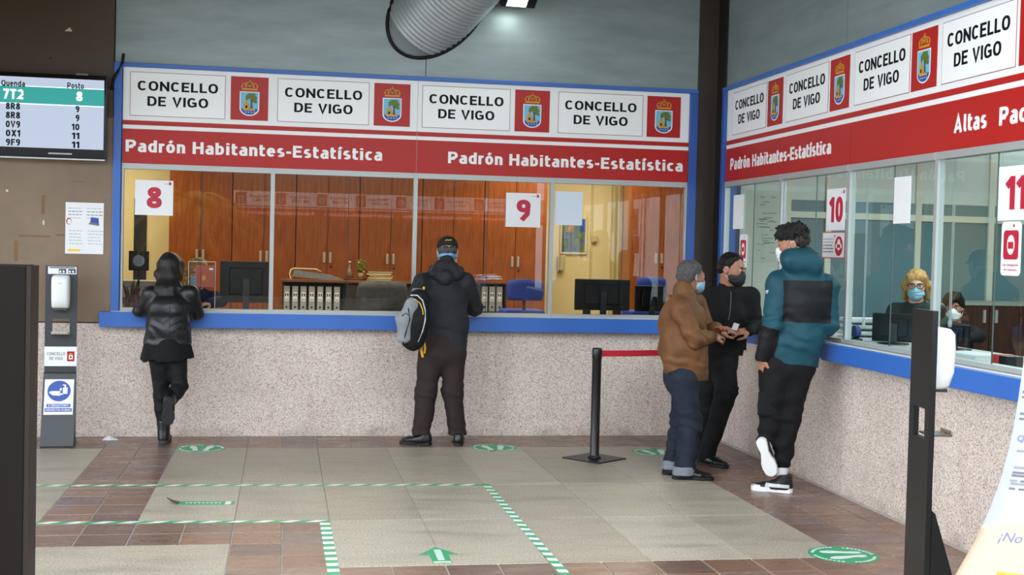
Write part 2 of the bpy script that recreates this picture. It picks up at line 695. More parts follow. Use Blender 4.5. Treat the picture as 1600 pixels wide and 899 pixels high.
def txt(s, m, parent, x0, x1, z0, cap, y, bold=0.0, name='lettering', depth=0.0015, M=None, t=None):
    """lettering standing in the local x-z plane facing -y, fitted to x0..x1 with the given capital height"""
    q = stroke_text(s, t or (0.16 + bold * 1.7))
    if q is None:
        return font_txt(s, m, parent, x0, x1, z0, cap, y, bold, name, depth, M)
    xs = [p.x for k in q for p in k]
    a, b = min(xs), max(xs)
    sx = (x1 - x0) / (b - a)
    mb = MB().use(m)
    for i, k in enumerate(q):
        d = depth * (0.8 + 0.006 * i)
        vs = [(x0 + (p.x - a) * sx, y, z0 + p.y * cap) for p in k] + [(x0 + (p.x - a) * sx, y - d, z0 + p.y * cap) for p in k]
        if M is not None:
            vs = [M @ Vector(v) for v in vs]
        mb.add(vs, [(4, 5, 6, 7), (0, 1, 5, 4), (1, 2, 6, 5), (2, 3, 7, 6), (3, 0, 4, 7)])
    return mb.build(name, parent)


def slab(name, x0, x1, y0, y1, z0, z1, m, parent=None, bevel=0.0):
    return MB().box(x0, x1, y0, y1, z0, z1).build(name, parent, m, bevel)


RIGHT = -math.pi / 2   # turn of everything built on the right wall: local x runs towards the camera

# ================================================================== THE SETTING
# ---- floor: beige stone slabs with bands of terracotta tiles
MX, MY = 0.2722, 0.27
gx = lambda k: -1.0 - MX * k
gy = lambda k: -0.6 - MY * k


def build_floor():
    mb = MB()
    GROUT = mat('floor_grout', (168, 158, 146), 0.8, var=0.08)
    mb.use(GROUT).box(-11.0, 0.4, -14.0, 0.3, -0.12, -0.004)
    g = 0.0035

    def tile(x0, x1, y0, y1, m, gg=g):
        mb.use(m)
        x0, x1, y0, y1 = x0 + gg, x1 - gg, y0 + gg, y1 - gg
        e = 0.003
        vs = [(x0, y0, -0.005), (x1, y0, -0.005), (x1, y1, -0.005), (x0, y1, -0.005), (x0 + e, y0 + e, 0), (x1 - e, y0 + e, 0), (x1 - e, y1 - e, 0), (x0 + e, y1 - e, 0)]
        mb.add(vs, [(4, 5, 6, 7), (0, 1, 5, 4), (1, 2, 6, 5), (2, 3, 7, 6), (3, 0, 4, 7)])

    def tiles(k0, k1, j0, j1):
        # from column k1 (left) to k0 (right), row j0 (far) to j1 (near)
        for k in range(k0, k1):
            for j in range(j0, j1):
                tile(gx(k + 1), gx(k) if k > -4 else 0.0, gy(j + 1), gy(j), TERRA)

    def area(k0, k1, j0, j1, kx, jy):
        for k in range(k0, k1, kx):
            for j in range(j0, j1, jy):
                tile(gx(min(k + kx, k1)), gx(k), gy(min(j + jy, j1)), gy(j), STONE, 0.0009)
    tiles(-4, 34, -2, 0)              # row along the back wall
    tiles(-4, -1, 0, 46)              # band along the right wall
    tiles(13, 15, 0, 10)              # band to the left counter
    tiles(9, 34, 10, 12)              # cross band
    tiles(9, 11, 12, 46)              # band towards the camera
    tiles(-1, 9, 14, 16)              # near cross band
    area(-1, 13, 0, 10, 2, 6)
    area(-1, 9, 10, 14, 2, 4)
    area(15, 34, 0, 10, 4, 5)
    area(11, 34, 12, 46, 4, 6)
    area(-1, 9, 16, 46, 2, 6)
    return mb.build('floor')


struct(build_floor())
struct(slab('floor_courtyard', -30.0, 10.0, -28.0, -14.0, -0.2, -0.004, mat('courtyard_paving', (120, 112, 102), 0.8, var=0.15, vscale=2)))
struct(slab('floor_side', -30.0, -11.0, -14.0, 0.3, -0.2, -0.004, MATS['courtyard_paving']))

# ---- walls below the windows, the panels above, the corner column
struct(slab('wall_back', -11.0, 0.3, 0.0, 0.16, 0.0, 0.93, GRANITE))
struct(slab('wall_right', 0.0, 0.16, -14.0, 0.0, 0.0, 0.93, GRANITE))
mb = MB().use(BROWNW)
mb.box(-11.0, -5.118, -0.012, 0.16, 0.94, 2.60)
mb.use(mat('shade_darkened_brown', (70, 56, 42), 0.5, var=0.06, vscale=2)).box(-11.0, -5.124, -0.012, 0.16, 2.60, 4.6)  # upper part of the brown wall, its shade put into a darker colour
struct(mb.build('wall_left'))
UPPER = MB().use(PANEL)
UPPER.use(BLK).box(-5.124, -5.115, 0.0, 0.16, 2.60, 4.6)
UPPER.use(PANEL).box(-5.115, -2.590, 0.006, 0.16, 3.0, 4.6)
UPPER.box(-2.584, -0.18, 0.006, 0.16, 3.0, 4.6)
UPPER.use(BLK).box(-2.590, -2.584, 0.03, 0.16, 3.0, 4.6)
struct(UPPER.build('wall_upper'))
UP2 = MB().use(PANEL)
yy = -0.229
for k in range(8):
    UP2.box(0.006, 0.16, yy - 2.36 + 0.006, yy, 3.0, 4.6)
    yy -= 2.36
struct(UP2.build('wall_upper_right'))
COLM = mat('dark_brown_column_paint', (50, 38, 28), 0.42, var=0.08)
MB().use(COLM).box(-0.182, 0.16, -0.010, 0.16, 0.93, 4.6).use(mat('black_column_paint', (16, 15, 14), 0.4)).box(-0.006, 0.16, -0.228, -0.011, 0.93, 4.6).build('column')
struct(bpy.data.objects['column'])
struct(slab('added_shade_beam', -11.0, -5.2, -2.7, -2.4, 3.10, 4.6, mat('brown_soffit', (92, 74, 56), 0.6)))  # unseen beam, added to shade the top of the brown wall
struct(slab('added_shade_cheek', -7.5, -7.3, -2.39, -0.02, 3.0, 3.63, MATS['brown_soffit']))  # unseen side piece, added to block light coming from the left
struct(slab('ceiling_soffit', -11.0, -5.13, -2.1, 0.16, 3.64, 4.6, mat('brown_soffit', (92, 74, 56), 0.6)))
CEIL = mat('dim_ceiling', (92, 88, 80), 0.7)
struct(slab('ceiling', -11.0, 0.3, -5.6, 0.3, 4.6, 4.8, CEIL))
struct(slab('wall_opposite', -20.0, 4.0, -28.3, -28.0, 0.0, 5.9, mat('dark_far_wall', (64, 56, 48), 0.7, var=0.2, vscale=1)))
struct(slab('baseboard_right', -0.012, 0.0, -14.0, -0.02, 0.0, 0.012, mat('pale_floor_joint', (170, 160, 150), 0.7)))

# ---- the blue surrounds, ledges, window frames and panes of both counters


def counter_front(root_rz, s0, s1, mulls, first_window, glass, prefix):
    M = Matrix.Rotation(root_rz, 4, 'Z')

    def put(o):
        o.matrix_world = M
        return struct(o)
    tr = MB()
    tr.use(BLUE).box(s0, s1, -0.035, 0.10, 3.022, 3.053)
    put(tr.build('trim_top' + prefix, bevel=0.003))
    if prefix == '_back':
        put(MB().use(BLUE).box(s0, s0 + 0.062, -0.035, 0.10, 1.035, 3.022).build('trim_post_left' + prefix, bevel=0.003))
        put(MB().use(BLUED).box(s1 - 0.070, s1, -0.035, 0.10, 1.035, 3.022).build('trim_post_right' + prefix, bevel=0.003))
    else:
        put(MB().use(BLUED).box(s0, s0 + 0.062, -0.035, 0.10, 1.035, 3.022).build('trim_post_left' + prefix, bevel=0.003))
    k = first_window
    for a, b in zip(mulls[:-1], mulls[1:]):
        fr = MB().use(ALU)
        wl = 0.017
        fr.box(a, a + wl, -0.012, 0.035, 1.035, 2.237)
        fr.box(b - wl, b, -0.012, 0.035, 1.035, 2.237)
        fr.box(a + wl, b - wl, -0.02, 0.05, 2.195, 2.237)
        fr.box(a + wl, b - wl, -0.02, 0.05, 1.035, 1.062)
        w = put(fr.build('window_%d' % k))
        mid = (a + b) / 2 + 0.02
        g = MB().use(glass)
        g.box(a + wl, mid + 0.012, 0.006, 0.012, 1.062, 2.195)
        p1 = g.build('glass_pane', w)
        g = MB().use(glass)
        g.box(mid - 0.012, b - wl, 0.020, 0.026, 1.062, 2.195)
        p2 = g.build('glass_pane', w)
        e = MB().use(mat('dark_glass_edge', (40, 58, 52), 0.2)).box(mid + 0.0122, mid + 0.0152, 0.005, 0.013, 1.062, 2.195)
        e.build('glass_edge', w)
        k += 1


MB_BACK = [-5.050, -3.842, -2.652, -1.468, -0.255]
counter_front(0.0, -5.118, -0.183, MB_BACK, 1, GLASS, '_back')
MB_RIGHT = [0.292, 1.545, 2.730, 3.890, 5.060, 6.24, 7.42]
counter_front(RIGHT, 0.229, 14.0, MB_RIGHT, 5, GLASS_G, '_right')
LEDGET = mat('pale_ledge_top', (206, 208, 206), 0.4)
led = MB().use(BLUE).box(-5.199, 0.0, -0.105, 0.0, 0.908, 1.030).use(LEDGET).box(-5.115, 0.0, -0.075, 0.12, 1.030, 1.036)
struct(led.build('trim_ledge_back', bevel=0.004))
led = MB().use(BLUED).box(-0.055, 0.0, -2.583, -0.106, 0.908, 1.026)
struct(led.build('trim_ledge_corner', bevel=0.004))
led = MB().use(BLUE).box(-0.105, 0.0, -14.0, -2.583, 0.908, 1.026).use(LEDGET).box(-0.075, 0.12, -14.0, -2.583, 1.026, 1.032)
struct(led.build('trim_ledge_right', bevel=0.004))

# ---- sign boards


def crest(parent, x0, x1, z0, z1, y):
    """the arms on their red plaque: crown over a shield with tree, castle and water"""
    pl = MB().use(RED).box(x0, x1, y - 0.003, y, z0, z1).build('crest_plaque', parent)
    cx = (x0 + x1) / 2
    w, h = x1 - x0, z1 - z0
    X = lambda u: cx + u * w
    Z = lambda v: z0 + v * h

    def shield(hw, top, bot):
        pts = [(X(-hw), Z(top))]
        n = 12
        zb = bot + 0.17
        for i in range(n + 1):
            a = math.pi + math.pi * i / n
            pts.append((X(hw * math.cos(a)), Z(zb + 0.17 * math.sin(a))))
        pts.append((X(hw), Z(top)))
        return pts
    yy = y - 0.003
    MB().use(WHITE).prism(shield(0.26, 0.66, 0.10), yy - 0.001, yy).build('shield', pl)
    MB().use(SKYB).prism(shield(0.235, 0.64, 0.12), yy - 0.002, yy - 0.001).build('shield_field', pl)
    wt = MB().use(NAVYP)
    pts = []
    for i in range(13):
        a = math.pi + math.pi * i / 12
        pts.append((X(0.222 * math.cos(a)), Z(0.265 + 0.135 * math.sin(a))))
    wt.prism(pts, yy - 0.003, yy - 0.002)
    wt.use(WHITE)
    for j in range(2):
        z = Z(0.225 - 0.045 * j)
        for q in range(4):
            xx = X(-0.14 + 0.08 * q + 0.02 * j)
            wt.box(xx, xx + 0.045 * w, yy - 0.0035, yy - 0.003, z, z + 0.012 * h)
    wt.build('water', pl)
    MB().use(GOLD).prism([(X(-0.19), Z(0.25)), (X(-0.05), Z(0.22)), (X(0.17), Z(0.25)), (X(0.10), Z(0.29)), (X(-0.12), Z(0.30))], yy - 0.0042, yy - 0.003).build('island', pl)
    tr = MB().use(TRUNKP).prism([(X(0.02), Z(0.27)), (X(0.09), Z(0.27)), (X(0.075), Z(0.40)), (X(0.10), Z(0.47)), (X(0.03), Z(0.47)), (X(0.035), Z(0.38))], yy - 0.0046, yy - 0.003).use(GREENP)
    for (u, v, r) in ((0.05, 0.55, 0.085), (0.14, 0.51, 0.065), (-0.04, 0.54, 0.065), (0.16, 0.43, 0.045), (-0.07, 0.49, 0.035), (0.08, 0.47, 0.065), (0.0, 0.595, 0.04), (0.11, 0.585, 0.05)):
        tr.disc(X(u), Z(v), r * w, r * w, yy - 0.0044 - 0.0001 * (u + 0.1), yy - 0.003, 10)
    tr.build('tree', pl)
    ca = MB().use(GOLD)
    ca.box(X(-0.15), X(-0.01), yy - 0.005, yy - 0.003, Z(0.27), Z(0.38))
    ca.box(X(-0.115), X(-0.045), yy - 0.005, yy - 0.003, Z(0.38), Z(0.45))
    for u in (-0.15, -0.115, -0.075, -0.03):
        ca.box(X(u), X(u + 0.02), yy - 0.005, yy - 0.003, Z(0.45 if -0.12 < u < -0.05 else 0.38), Z(0.47 if -0.12 < u < -0.05 else 0.40))
    ca.use(BLACKT).box(X(-0.105), X(-0.055), yy - 0.0055, yy - 0.005, Z(0.28), Z(0.34))
    ca.build('castle', pl)
    cr = MB().use(GOLD)
    cr.prism([(X(-0.20), Z(0.695)), (X(0.20), Z(0.695)), (X(0.215), Z(0.735)), (X(-0.215), Z(0.735))], yy - 0.002, yy)
    for u0, v0, ru, rv, a0, a1 in ((-0.125, 0.775, 0.085, 0.075, 200, 20), (0.125, 0.775, 0.085, 0.075, 160, -20), (-0.055, 0.775, 0.062, 0.095, 190, 10), (0.055, 0.775, 0.062, 0.095, 170, -10), (0.0, 0.775, 0.018, 0.10, 180, 0)):
        n = 9
        q = [(X(u0 + ru * math.cos(math.radians(a0 + (a1 - a0) * i / n))), Z(v0 + rv * math.sin(math.radians(a0 + (a1 - a0) * i / n)))) for i in range(n + 1)]
        for (xa, za), (xb, zb) in zip(q[:-1], q[1:]):
            d_ = Vector((xb - xa, zb - za)).normalized() * 0.0033
            cr.prism([(xa + d_.y, za - d_.x), (xb + d_.y, zb - d_.x), (xb - d_.y, zb + d_.x), (xa - d_.y, za + d_.x)], yy - 0.0025, yy)
    for u, v in ((-0.2, 0.77), (-0.1, 0.775), (0, 0.785), (0.1, 0.775), (0.2, 0.77), (0, 0.885)):
        cr.disc(X(u), Z(v), 0.022 * w, 0.022 * w, yy - 0.003, yy, 10)
    cr.box(X(-0.008), X(0.008), yy - 0.003, yy, Z(0.89), Z(0.935))
    cr.box(X(-0.025), X(0.025), yy - 0.003, yy, Z(0.91), Z(0.92))
    cr.build('crown', pl)
    return pl


def sign_board(label, rz, s0, s1, panels, crests, texts):
    r = thing('sign_board', label, 'sign', (0, 0, 0), rz, 'fascia sign boards over the counter windows')
    y = -0.006
    MB().use(WHITE).box(s0, s1, y, 0.09, 2.238, 3.021).build('board', r)
    MB().use(RED).box(s0 + 0.001, s1 - 0.001, y - 0.002, y, 2.553, 2.590).build('red_stripe', r)
    b = MB().use(RED).box(s0 + 0.001, s1 - 0.001, y - 0.002, y, 2.240, 2.521).build('red_band', r)
    for (t, x0, x1) in texts:
        txt(t, WHITE, b, x0, x1, 2.334, 0.098, y - 0.002, 0.02)
    for x0 in panels:
        x1 = x0 + 0.757
        if x1 > s1 + 0.2:
            continue
        p = MB().use(mat('thin_red_line', (150, 60, 70), 0.4)).box(x0, x1, y - 0.002, y, 2.628, 2.985)
        p.use(WHITEP).box(x0 + 0.004, x1 - 0.004, y - 0.003, y - 0.002, 2.632, 2.981)
        p = p.build('name_panel', r)
        txt('CONCELLO', BLACKT, p, x0 + 0.060, x0 + 0.697, 2.835, 0.078, y - 0.003, 0.012)
        txt('DE VIGO', BLACKT, p, x0 + 0.138, x0 + 0.620, 2.712, 0.078, y - 0.003, 0.012)
    for x0 in crests:
        if x0 + 0.3 > s1 + 0.2:
            continue
        crest(r, x0, x0 + 0.304, 2.628, 2.985, y)
    return r


sign_board('white and red fascia sign over number 8, from the left blue post to the seam', 0, -5.05, -2.652, (-4.996, -3.817), (-4.196, -3.019), [('Padrón Habitantes-Estatística', -5.024, -2.942)])
sign_board('white and red fascia sign over number 9, ending beside the dark column', 0, -2.650, -0.255, (-2.613, -1.435), (-1.815, -0.640), [('Padrón Habitantes-Estatística', -2.382, -0.304)])
sign_board('fascia sign over window 10 whose red band says Padrón Habitantes-Estatística beside the column', RIGHT, 0.292, 2.730, (0.434, 1.592), (1.221, 2.379), [('Padrón Habitantes-Estatística', 0.408, 2.425)])
sign_board('fascia sign over window 11 whose red band starts with Altas', RIGHT, 2.732, 5.060, (2.765, 3.903), (3.543, 4.690), [('Altas', 4.064, 4.404), ('Padrón', 4.527, 5.02)])
sign_board('fascia sign running on past window 11 towards the street', RIGHT, 5.062, 7.420, (5.08, 6.26), (5.89, 7.06), [])
# the matching boards of the wing across the courtyard, which the glass mirrors
_sb = bpy.data.objects['sign_board']
for k in range(4):
    c = copy_tree(_sb)
    c.rotation_euler = (0, 0, math.pi)
    c.location = (-7.9 + 2.4 * k, -27.98, 0.16)
    tag(c, 'fascia sign of the wing across the courtyard, seen only mirrored in the window glass', 'sign', 'sign boards across the courtyard')

# ================================================================== SIGNS AND SHEETS ON THE GLASS


def sheet(name, label, cat, rz, x0, x1, z0, z1, y=-0.002, m=PAPER, th=0.0012, group=None):
    r = thing(name, label, cat, (0, 0, 0), rz, group)
    MB().use(m).box(x0, x1, y - th, y, z0, z1).build('sheet', r)
    return r, y - th


def plain_sheet(name, label, cat, rz, x0, x1, z0, z1, y=-0.002, m=PAPER, th=0.0012, group=None):
    cx, cz = (x0 + x1) / 2, (z0 + z1) / 2
    o = MB().use(m).box(x0 - cx, x1 - cx, -th, 0, z0 - cz, z1 - cz).build(name)
    o.location = Matrix.Rotation(rz, 3, 'Z') @ Vector((cx, y, cz))
    o.rotation_euler = (0, 0, rz)
    return tag(o, label, cat, group)


def number_sign(n, label, rz, x0, x1, z0, z1, a, b, zn, cap):
    r, y = sheet('number_sign', label, 'sign', rz, x0, x1, z0, z1, group='window number signs')
    txt(n, CRIM, r, a, b, zn, cap, y, 0.035, 'number')
    MB().use(CRIM).box(x1 - 0.036, x1 - 0.016, y - 0.001, y, z1 - 0.036, z1 - 0.012).build('emblem', r)
    MB().use(PALET).box(x1 - 0.075, x1 - 0.042, y - 0.001, y, z1 - 0.030, z1 - 0.024).build('small_print', r)


number_sign('8', 'white sign with red number 8 on the glass above the woman in leather', 0, -4.945, -4.643, 1.822, 2.107, -4.852, -4.732, 1.880, 0.172)
number_sign('9', 'white sign with red number 9 on the glass beside the man in the cap', 0, -1.872, -1.568, 1.808, 2.101, -1.778, -1.656, 1.868, 0.176)
number_sign('10', 'white sign with red number 10 on the side counter glass', RIGHT, 2.373, 2.672, 1.799, 2.086, 2.412, 2.635, 1.855, 0.175)
number_sign('11', 'white sign with red number 11 on the side counter glass', RIGHT, 4.535, 4.84, 1.829, 2.114, 4.60, 4.79, 1.885, 0.175)
plain_sheet('paper_sheet', 'blank white sheet taped to the glass right of number 9', 'paper', 0, -1.439, -1.197, 1.836, 2.127, m=mat('bluish_paper', (214, 224, 236), 0.6), group='blank sheets on the glass')
plain_sheet('paper_sheet', 'blank white sheet on the side counter glass nearest the dark column', 'paper', RIGHT, 0.50, 0.742, 1.831, 2.117, group='blank sheets on the glass')
plain_sheet('paper_sheet', 'blank white sheet on the side counter glass between numbers 10 and 11', 'paper', RIGHT, 3.350, 3.568, 1.832, 2.120, y=0.004, group='blank sheets on the glass')


def face_icon(parent, cx, cz, s, y, band=True):
    MB().use(WHITE).disc(cx, cz, 0.30 * s, 0.46 * s, y - 0.0010, y, 20).build('face_symbol', parent)
    MB().use(CRIM).box(cx - 0.22 * s, cx + 0.22 * s, y - 0.0018, y - 0.001, cz - 0.18 * s, cz + 0.14 * s).build('mask_symbol', parent)


def rounded(x0, x1, z0, z1, r, n=5):
    p = []
    for cx, cz, a in ((x0 + r, z0 + r, 180), (x1 - r, z0 + r, 270), (x1 - r, z1 - r, 0), (x0 + r, z1 - r, 90)):
        for i in range(n + 1):
            t = math.radians(a + 90 * i / n)
            p.append((cx + r * math.cos(t), cz + r * math.sin(t)))
    return p


def mask_notice(label, x0, x1, z0, z1):
    r = thing('mask_notice', label, 'notice', (0, 0, 0), RIGHT, 'notices asking for face masks')
    y = -0.003
    MB().use(PAPER).prism(rounded(x0, x1, z0, z1, 0.025), y, -0.001).build('sheet', r)
    w, h = x1 - x0, z1 - z0
    p = MB().use(CRIM).prism(rounded(x0 + 0.12 * w, x1 - 0.12 * w, z0 + 0.30 * h, z0 + 0.84 * h, 0.02), y - 0.001, y).build('red_square', r)
    face_icon(p, (x0 + x1) / 2, z0 + 0.57 * h, 0.40 * h, y - 0.001)
    txt('Uso obrigatorio', PINKT, r, x0 + 0.10 * w, x1 - 0.10 * w, z0 + 0.18 * h, 0.045 * h, y, 0.01)
    txt('de máscara', PINKT, r, x0 + 0.18 * w, x1 - 0.18 * w, z0 + 0.09 * h, 0.045 * h, y, 0.01)
    MB().use(CRIM).box(x1 - 0.42 * w, x1 - 0.34 * w, y - 0.001, y, z1 - 0.10 * h, z1 - 0.05 * h).build('emblem', r)


mask_notice('narrow mask notice on the glass beside the head of the man in black', 0.675, 0.843, 1.500, 1.784)
mask_notice('tall mask notice on the glass straight below number 11', 4.580, 4.762, 1.539, 1.822)
r, y = sheet('mask_notice', 'square notice with red mask symbol and border below number 10', 'notice', RIGHT, 2.318, 2.680, 1.605, 1.790, m=mat('rose_border', (190, 90, 104), 0.5), group='notices asking for face masks')
MB().use(PAPER).box(2.326, 2.672, y - 0.0008, y, 1.613, 1.782).build('panel', r)
y -= 0.0008
e = MB().use(CRIM).disc(2.590, 1.690, 0.062, 0.068, y - 0.001, y, 28).build('red_disc', r)
MB().use(WHITE).disc(2.590, 1.700, 0.026, 0.040, y - 0.0016, y - 0.001, 18).build('face_symbol', e)
MB().use(CRIM).box(2.566, 2.614, y - 0.002, y - 0.0016, 1.678, 1.702).build('mask_symbol', e)
MB().use(WHITE).box(2.545, 2.562, y - 0.0016, y - 0.001, 1.676, 1.704).box(2.618, 2.635, y - 0.0016, y - 0.001, 1.676, 1.704).build('ear_loop_symbol', e)
lines = MB().use(GREYT)
for i in range(5):
    z = 1.735 - 0.022 * i
    lines.use(PALET if i < 2 else GREYT)
    xx = 2.338
    while xx < 2.49:
        wd = random.uniform(0.02, 0.05)
        lines.box(xx, min(xx + wd, 2.50), y - 0.0008, y, z, z + 0.009)
        xx += wd + 0.008
lines.build('small_print', r)
MB().use(CRIM).box(2.515, 2.528, y - 0.0008, y, 1.752, 1.768).build('emblem', r)

# ---- notice on the brown wall
r = thing('wall_notice', 'white information notice with laptop picture on the brown wall under the screen', 'notice', (0, -0.014, 0))
x0, x1, z0, z1 = -5.482, -5.186, 1.493, 1.908
MB().use(PAPER).box(x0, x1, -0.0015, 0, z0, z1).build('sheet', r)
pr = MB().use(PALET)
for cx in (0, 1):
    a = x0 + 0.02 + 0.145 * cx
    for i in range(12):
        z = z1 - 0.05 - 0.026 * i
        if 4 <= i <= 6:
            continue
        pr.use(GREYT if i in (1, 2) else PALET)
        xx = a + (0.01 if i > 6 else 0)
        while xx < a + 0.10:
            wd = random.uniform(0.012, 0.035)
            pr.box(xx, xx + wd, -0.0022, -0.0015, z, z + 0.006)
            xx += wd + 0.006
pr.build('small_print', r)
MB().use(GREYT).prism([(-5.305, 1.735), (-5.225, 1.722), (-5.215, 1.735), (-5.29, 1.752)], -0.0026, -0.0015).use(NAVYP).prism([(-5.29, 1.752), (-5.222, 1.737), (-5.226, 1.785), (-5.285, 1.792)], -0.0026, -0.0015).build('laptop_picture', r)
MB().use(CRIM).disc(-5.455, 1.755, 0.022, 0.028, -0.0022, -0.0015, 16).use(PAPER).disc(-5.452, 1.752, 0.016, 0.022, -0.0026, -0.0022, 16).build('headset_picture', r)
MB().use(YELP).box(-5.462, -5.365, -0.0022, -0.0015, 1.512, 1.530).build('yellow_strip', r)

# ---- queue screen
r = thing('queue_screen', 'wall mounted black television showing the queue numbers on the brown wall', 'television', (-5.72, -0.10, 2.59))
xa, xb, za, zb = -0.60, 0.562, -0.335, 0.330
MB().use(mat('glossy_black_plastic', (10, 10, 11), 0.18)).box(xa, xb, -0.035, 0.02, za, zb).build('bezel', r, bevel=0.008)
MB().use(BLK).box(xa + 0.25, xb - 0.25, 0.02, 0.088, -0.2, 0.2).build('wall_bracket', r)
MB().use(mat('silver_trim', (190, 192, 196), 0.25, 0.6)).box(xa + 0.01, xb - 0.01, -0.036, -0.01, za - 0.012, za - 0.001).build('silver_strip', r)
SCR = mat('lit_screen', (204, 218, 240), 0.3, emit=0.86, spec=0.2)
SCR.node_tree.nodes['Principled BSDF'].inputs['Base Color'].default_value = (0.02, 0.02, 0.02, 1)
SCT = mat('lit_teal_row', (58, 176, 170), 0.3, emit=0.85, spec=0.2)
SCT.node_tree.nodes['Principled BSDF'].inputs['Base Color'].default_value = (0.02, 0.02, 0.02, 1)
SCW = mat('lit_white_letter', (240, 248, 248), 0.3, emit=0.85, spec=0.2)
SCB = mat('screen_black_letter', (14, 18, 34), 0.4, spec=0.1)
sx0, sx1, sz0, sz1 = xa + 0.03, xb - 0.022, za + 0.075, zb - 0.035
s = MB().use(SCR).box(sx0, sx1, -0.037, -0.035, sz0, sz1).build('screen', r)


def loc_tv(px, py):
    p = at(px, py, -0.137)
    return p[0] + 5.72, p[2] - 2.59


_, zt = loc_tv(80, 137)
_, zb2 = loc_tv(80, 163)
MB().use(SCT).box(sx0, sx1, -0.038, -0.037, zb2, zt).build('teal_row', s)
MB().use(SCW).box(sx0, sx1, -0.0378, -0.037, zb2 - 0.008, zb2).box(sx0, sx1, -0.0378, -0.037, zt, zt + 0.006).build('white_rule', s)


def tvt(t, px0, px1, pyb, cap, m=SCB, bold=0.03):
    a, z = loc_tv(px0, pyb)
    b, _ = loc_tv(px1, pyb)
    txt(t, m, s, a, b, z, cap / 184.5, -0.038, bold, depth=0.0008)


tvt('Quenda', 2, 39, 134, 8.5, bold=0.008)
tvt('Posto', 105, 131, 138, 8.5, bold=0.008)
tvt('7T2', 5, 37, 154, 14.5, SCW)
tvt('8', 119, 129, 158, 14, SCW)
for i, (a, b) in enumerate((('8R8', '9'), ('8R8', '9'), ('0V9', '10'), ('0X1', '11'), ('9F9', '11'))):
    tvt(a, 9, 31.5, 170.5 + 14.1 * i, 9.5)
    tvt(b, 118 if len(b) == 1 else 111.5, 124, 175.5 + 13.9 * i, 9.5)
MB().use(PALET).box(0.12, 0.30, -0.0365, -0.035, za + 0.028, za + 0.040).build('badge', r)
MB().use(mat('grey_led', (120, 122, 126), 0.4)).box(xb - 0.24, xb - 0.15, -0.02, 0.01, zb, zb + 0.014).build('sensor', r)

# ---- marks on the brown wall
for i, (px, py, rx, rz_, lab) in enumerate(((11, 298, 0.010, 0.012, 'small chipped hole in the brown wall near the kiosk'), (68, 348, 0.008, 0.022, 'small pale scar in the brown wall left of the notice'), (79, 91, 0.008, 0.008, 'dark screw hole in the brown wall above the screen'))):
    p = at(px, py, -0.012)
    m = MB().use(mat('pale_plaster_chip', (206, 196, 180), 0.8) if i < 2 else BLK)
    m.disc(p[0], p[2], rx, rz_, -0.0135, -0.011, 9)
    struct(m.build('trim_%d' % (i + 1)))
mk = MB().use(mat('old_glue_mark', (118, 84, 44), 0.5))
for (px0, py0, px1, py1) in ((30, 367, 78, 371), (88, 366, 104, 369), (65, 305, 70, 335), (22, 376, 28, 408), (112, 283, 132, 285)):
    a, b = at(px0, py0, -0.012), at(px1, py1, -0.012)
    mk.box(min(a[0], b[0]), max(a[0], b[0]), -0.0128, -0.011, min(a[2], b[2]), max(a[2], b[2]))
struct(mk.build('trim_4'))
p = at(107, 46, -0.012)
struct(MB().use(mat('pale_plaster_chip', (206, 196, 180), 0.8)).prism([(p[0] - 0.03, p[2] - 0.015), (p[0] + 0.03, p[2] - 0.015), (p[0] + 0.012, p[2] + 0.018)], -0.0135, -0.011).build('trim_5'))

# ---- hanging cable at the top of the blue post
a = at(193, 84, -0.05)
MB().use(BLK).tube([a, at(191, 98, -0.06), at(184, 112, -0.06), at(178, 122, -0.05), at(174, 140, -0.02)], 0.012, 8).build('cable')
tag(bpy.data.objects['cable'], 'short black cable looped over the top of the left blue post', 'cable')

# ---- ventilation duct and floodlight
DUCT = mat('galvanised_spiral_duct', (176, 186, 190), 0.42, 0.35, var=0.06, vscale=3)
dc = Vector(at(686, 8, 0.0))
dax = Vector((0.50, -0.66, 0.56)).normalized()
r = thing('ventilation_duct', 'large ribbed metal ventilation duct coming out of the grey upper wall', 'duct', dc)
q = dax.to_track_quat('Z', 'X').to_matrix().to_4x4()
R = 0.335
prof = [(R, -0.42), (R, -0.26)]
z = -0.26
while z < 2.3:
    prof += [(R + 0.011, z + 0.006), (R + 0.011, z + 0.012), (R, z + 0.017), (R, z + 0.038)]
    z += 0.040
m = MB().use(DUCT).lathe(prof, n=48)
m.v = [tuple(q @ Vector(v)) for v in m.v]
# keep the duct out of the room behind the wall
m.v = [(a, min(b, 0.12), c) for a, b, c in m.v]
m.build('ribbed_pipe', r)
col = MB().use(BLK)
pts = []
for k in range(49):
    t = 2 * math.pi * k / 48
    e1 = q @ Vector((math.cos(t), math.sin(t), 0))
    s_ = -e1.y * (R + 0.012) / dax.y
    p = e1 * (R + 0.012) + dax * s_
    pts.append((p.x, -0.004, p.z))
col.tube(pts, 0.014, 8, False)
col.build('rim_gap_ring', r)  # black ring standing for the dark gap round the duct

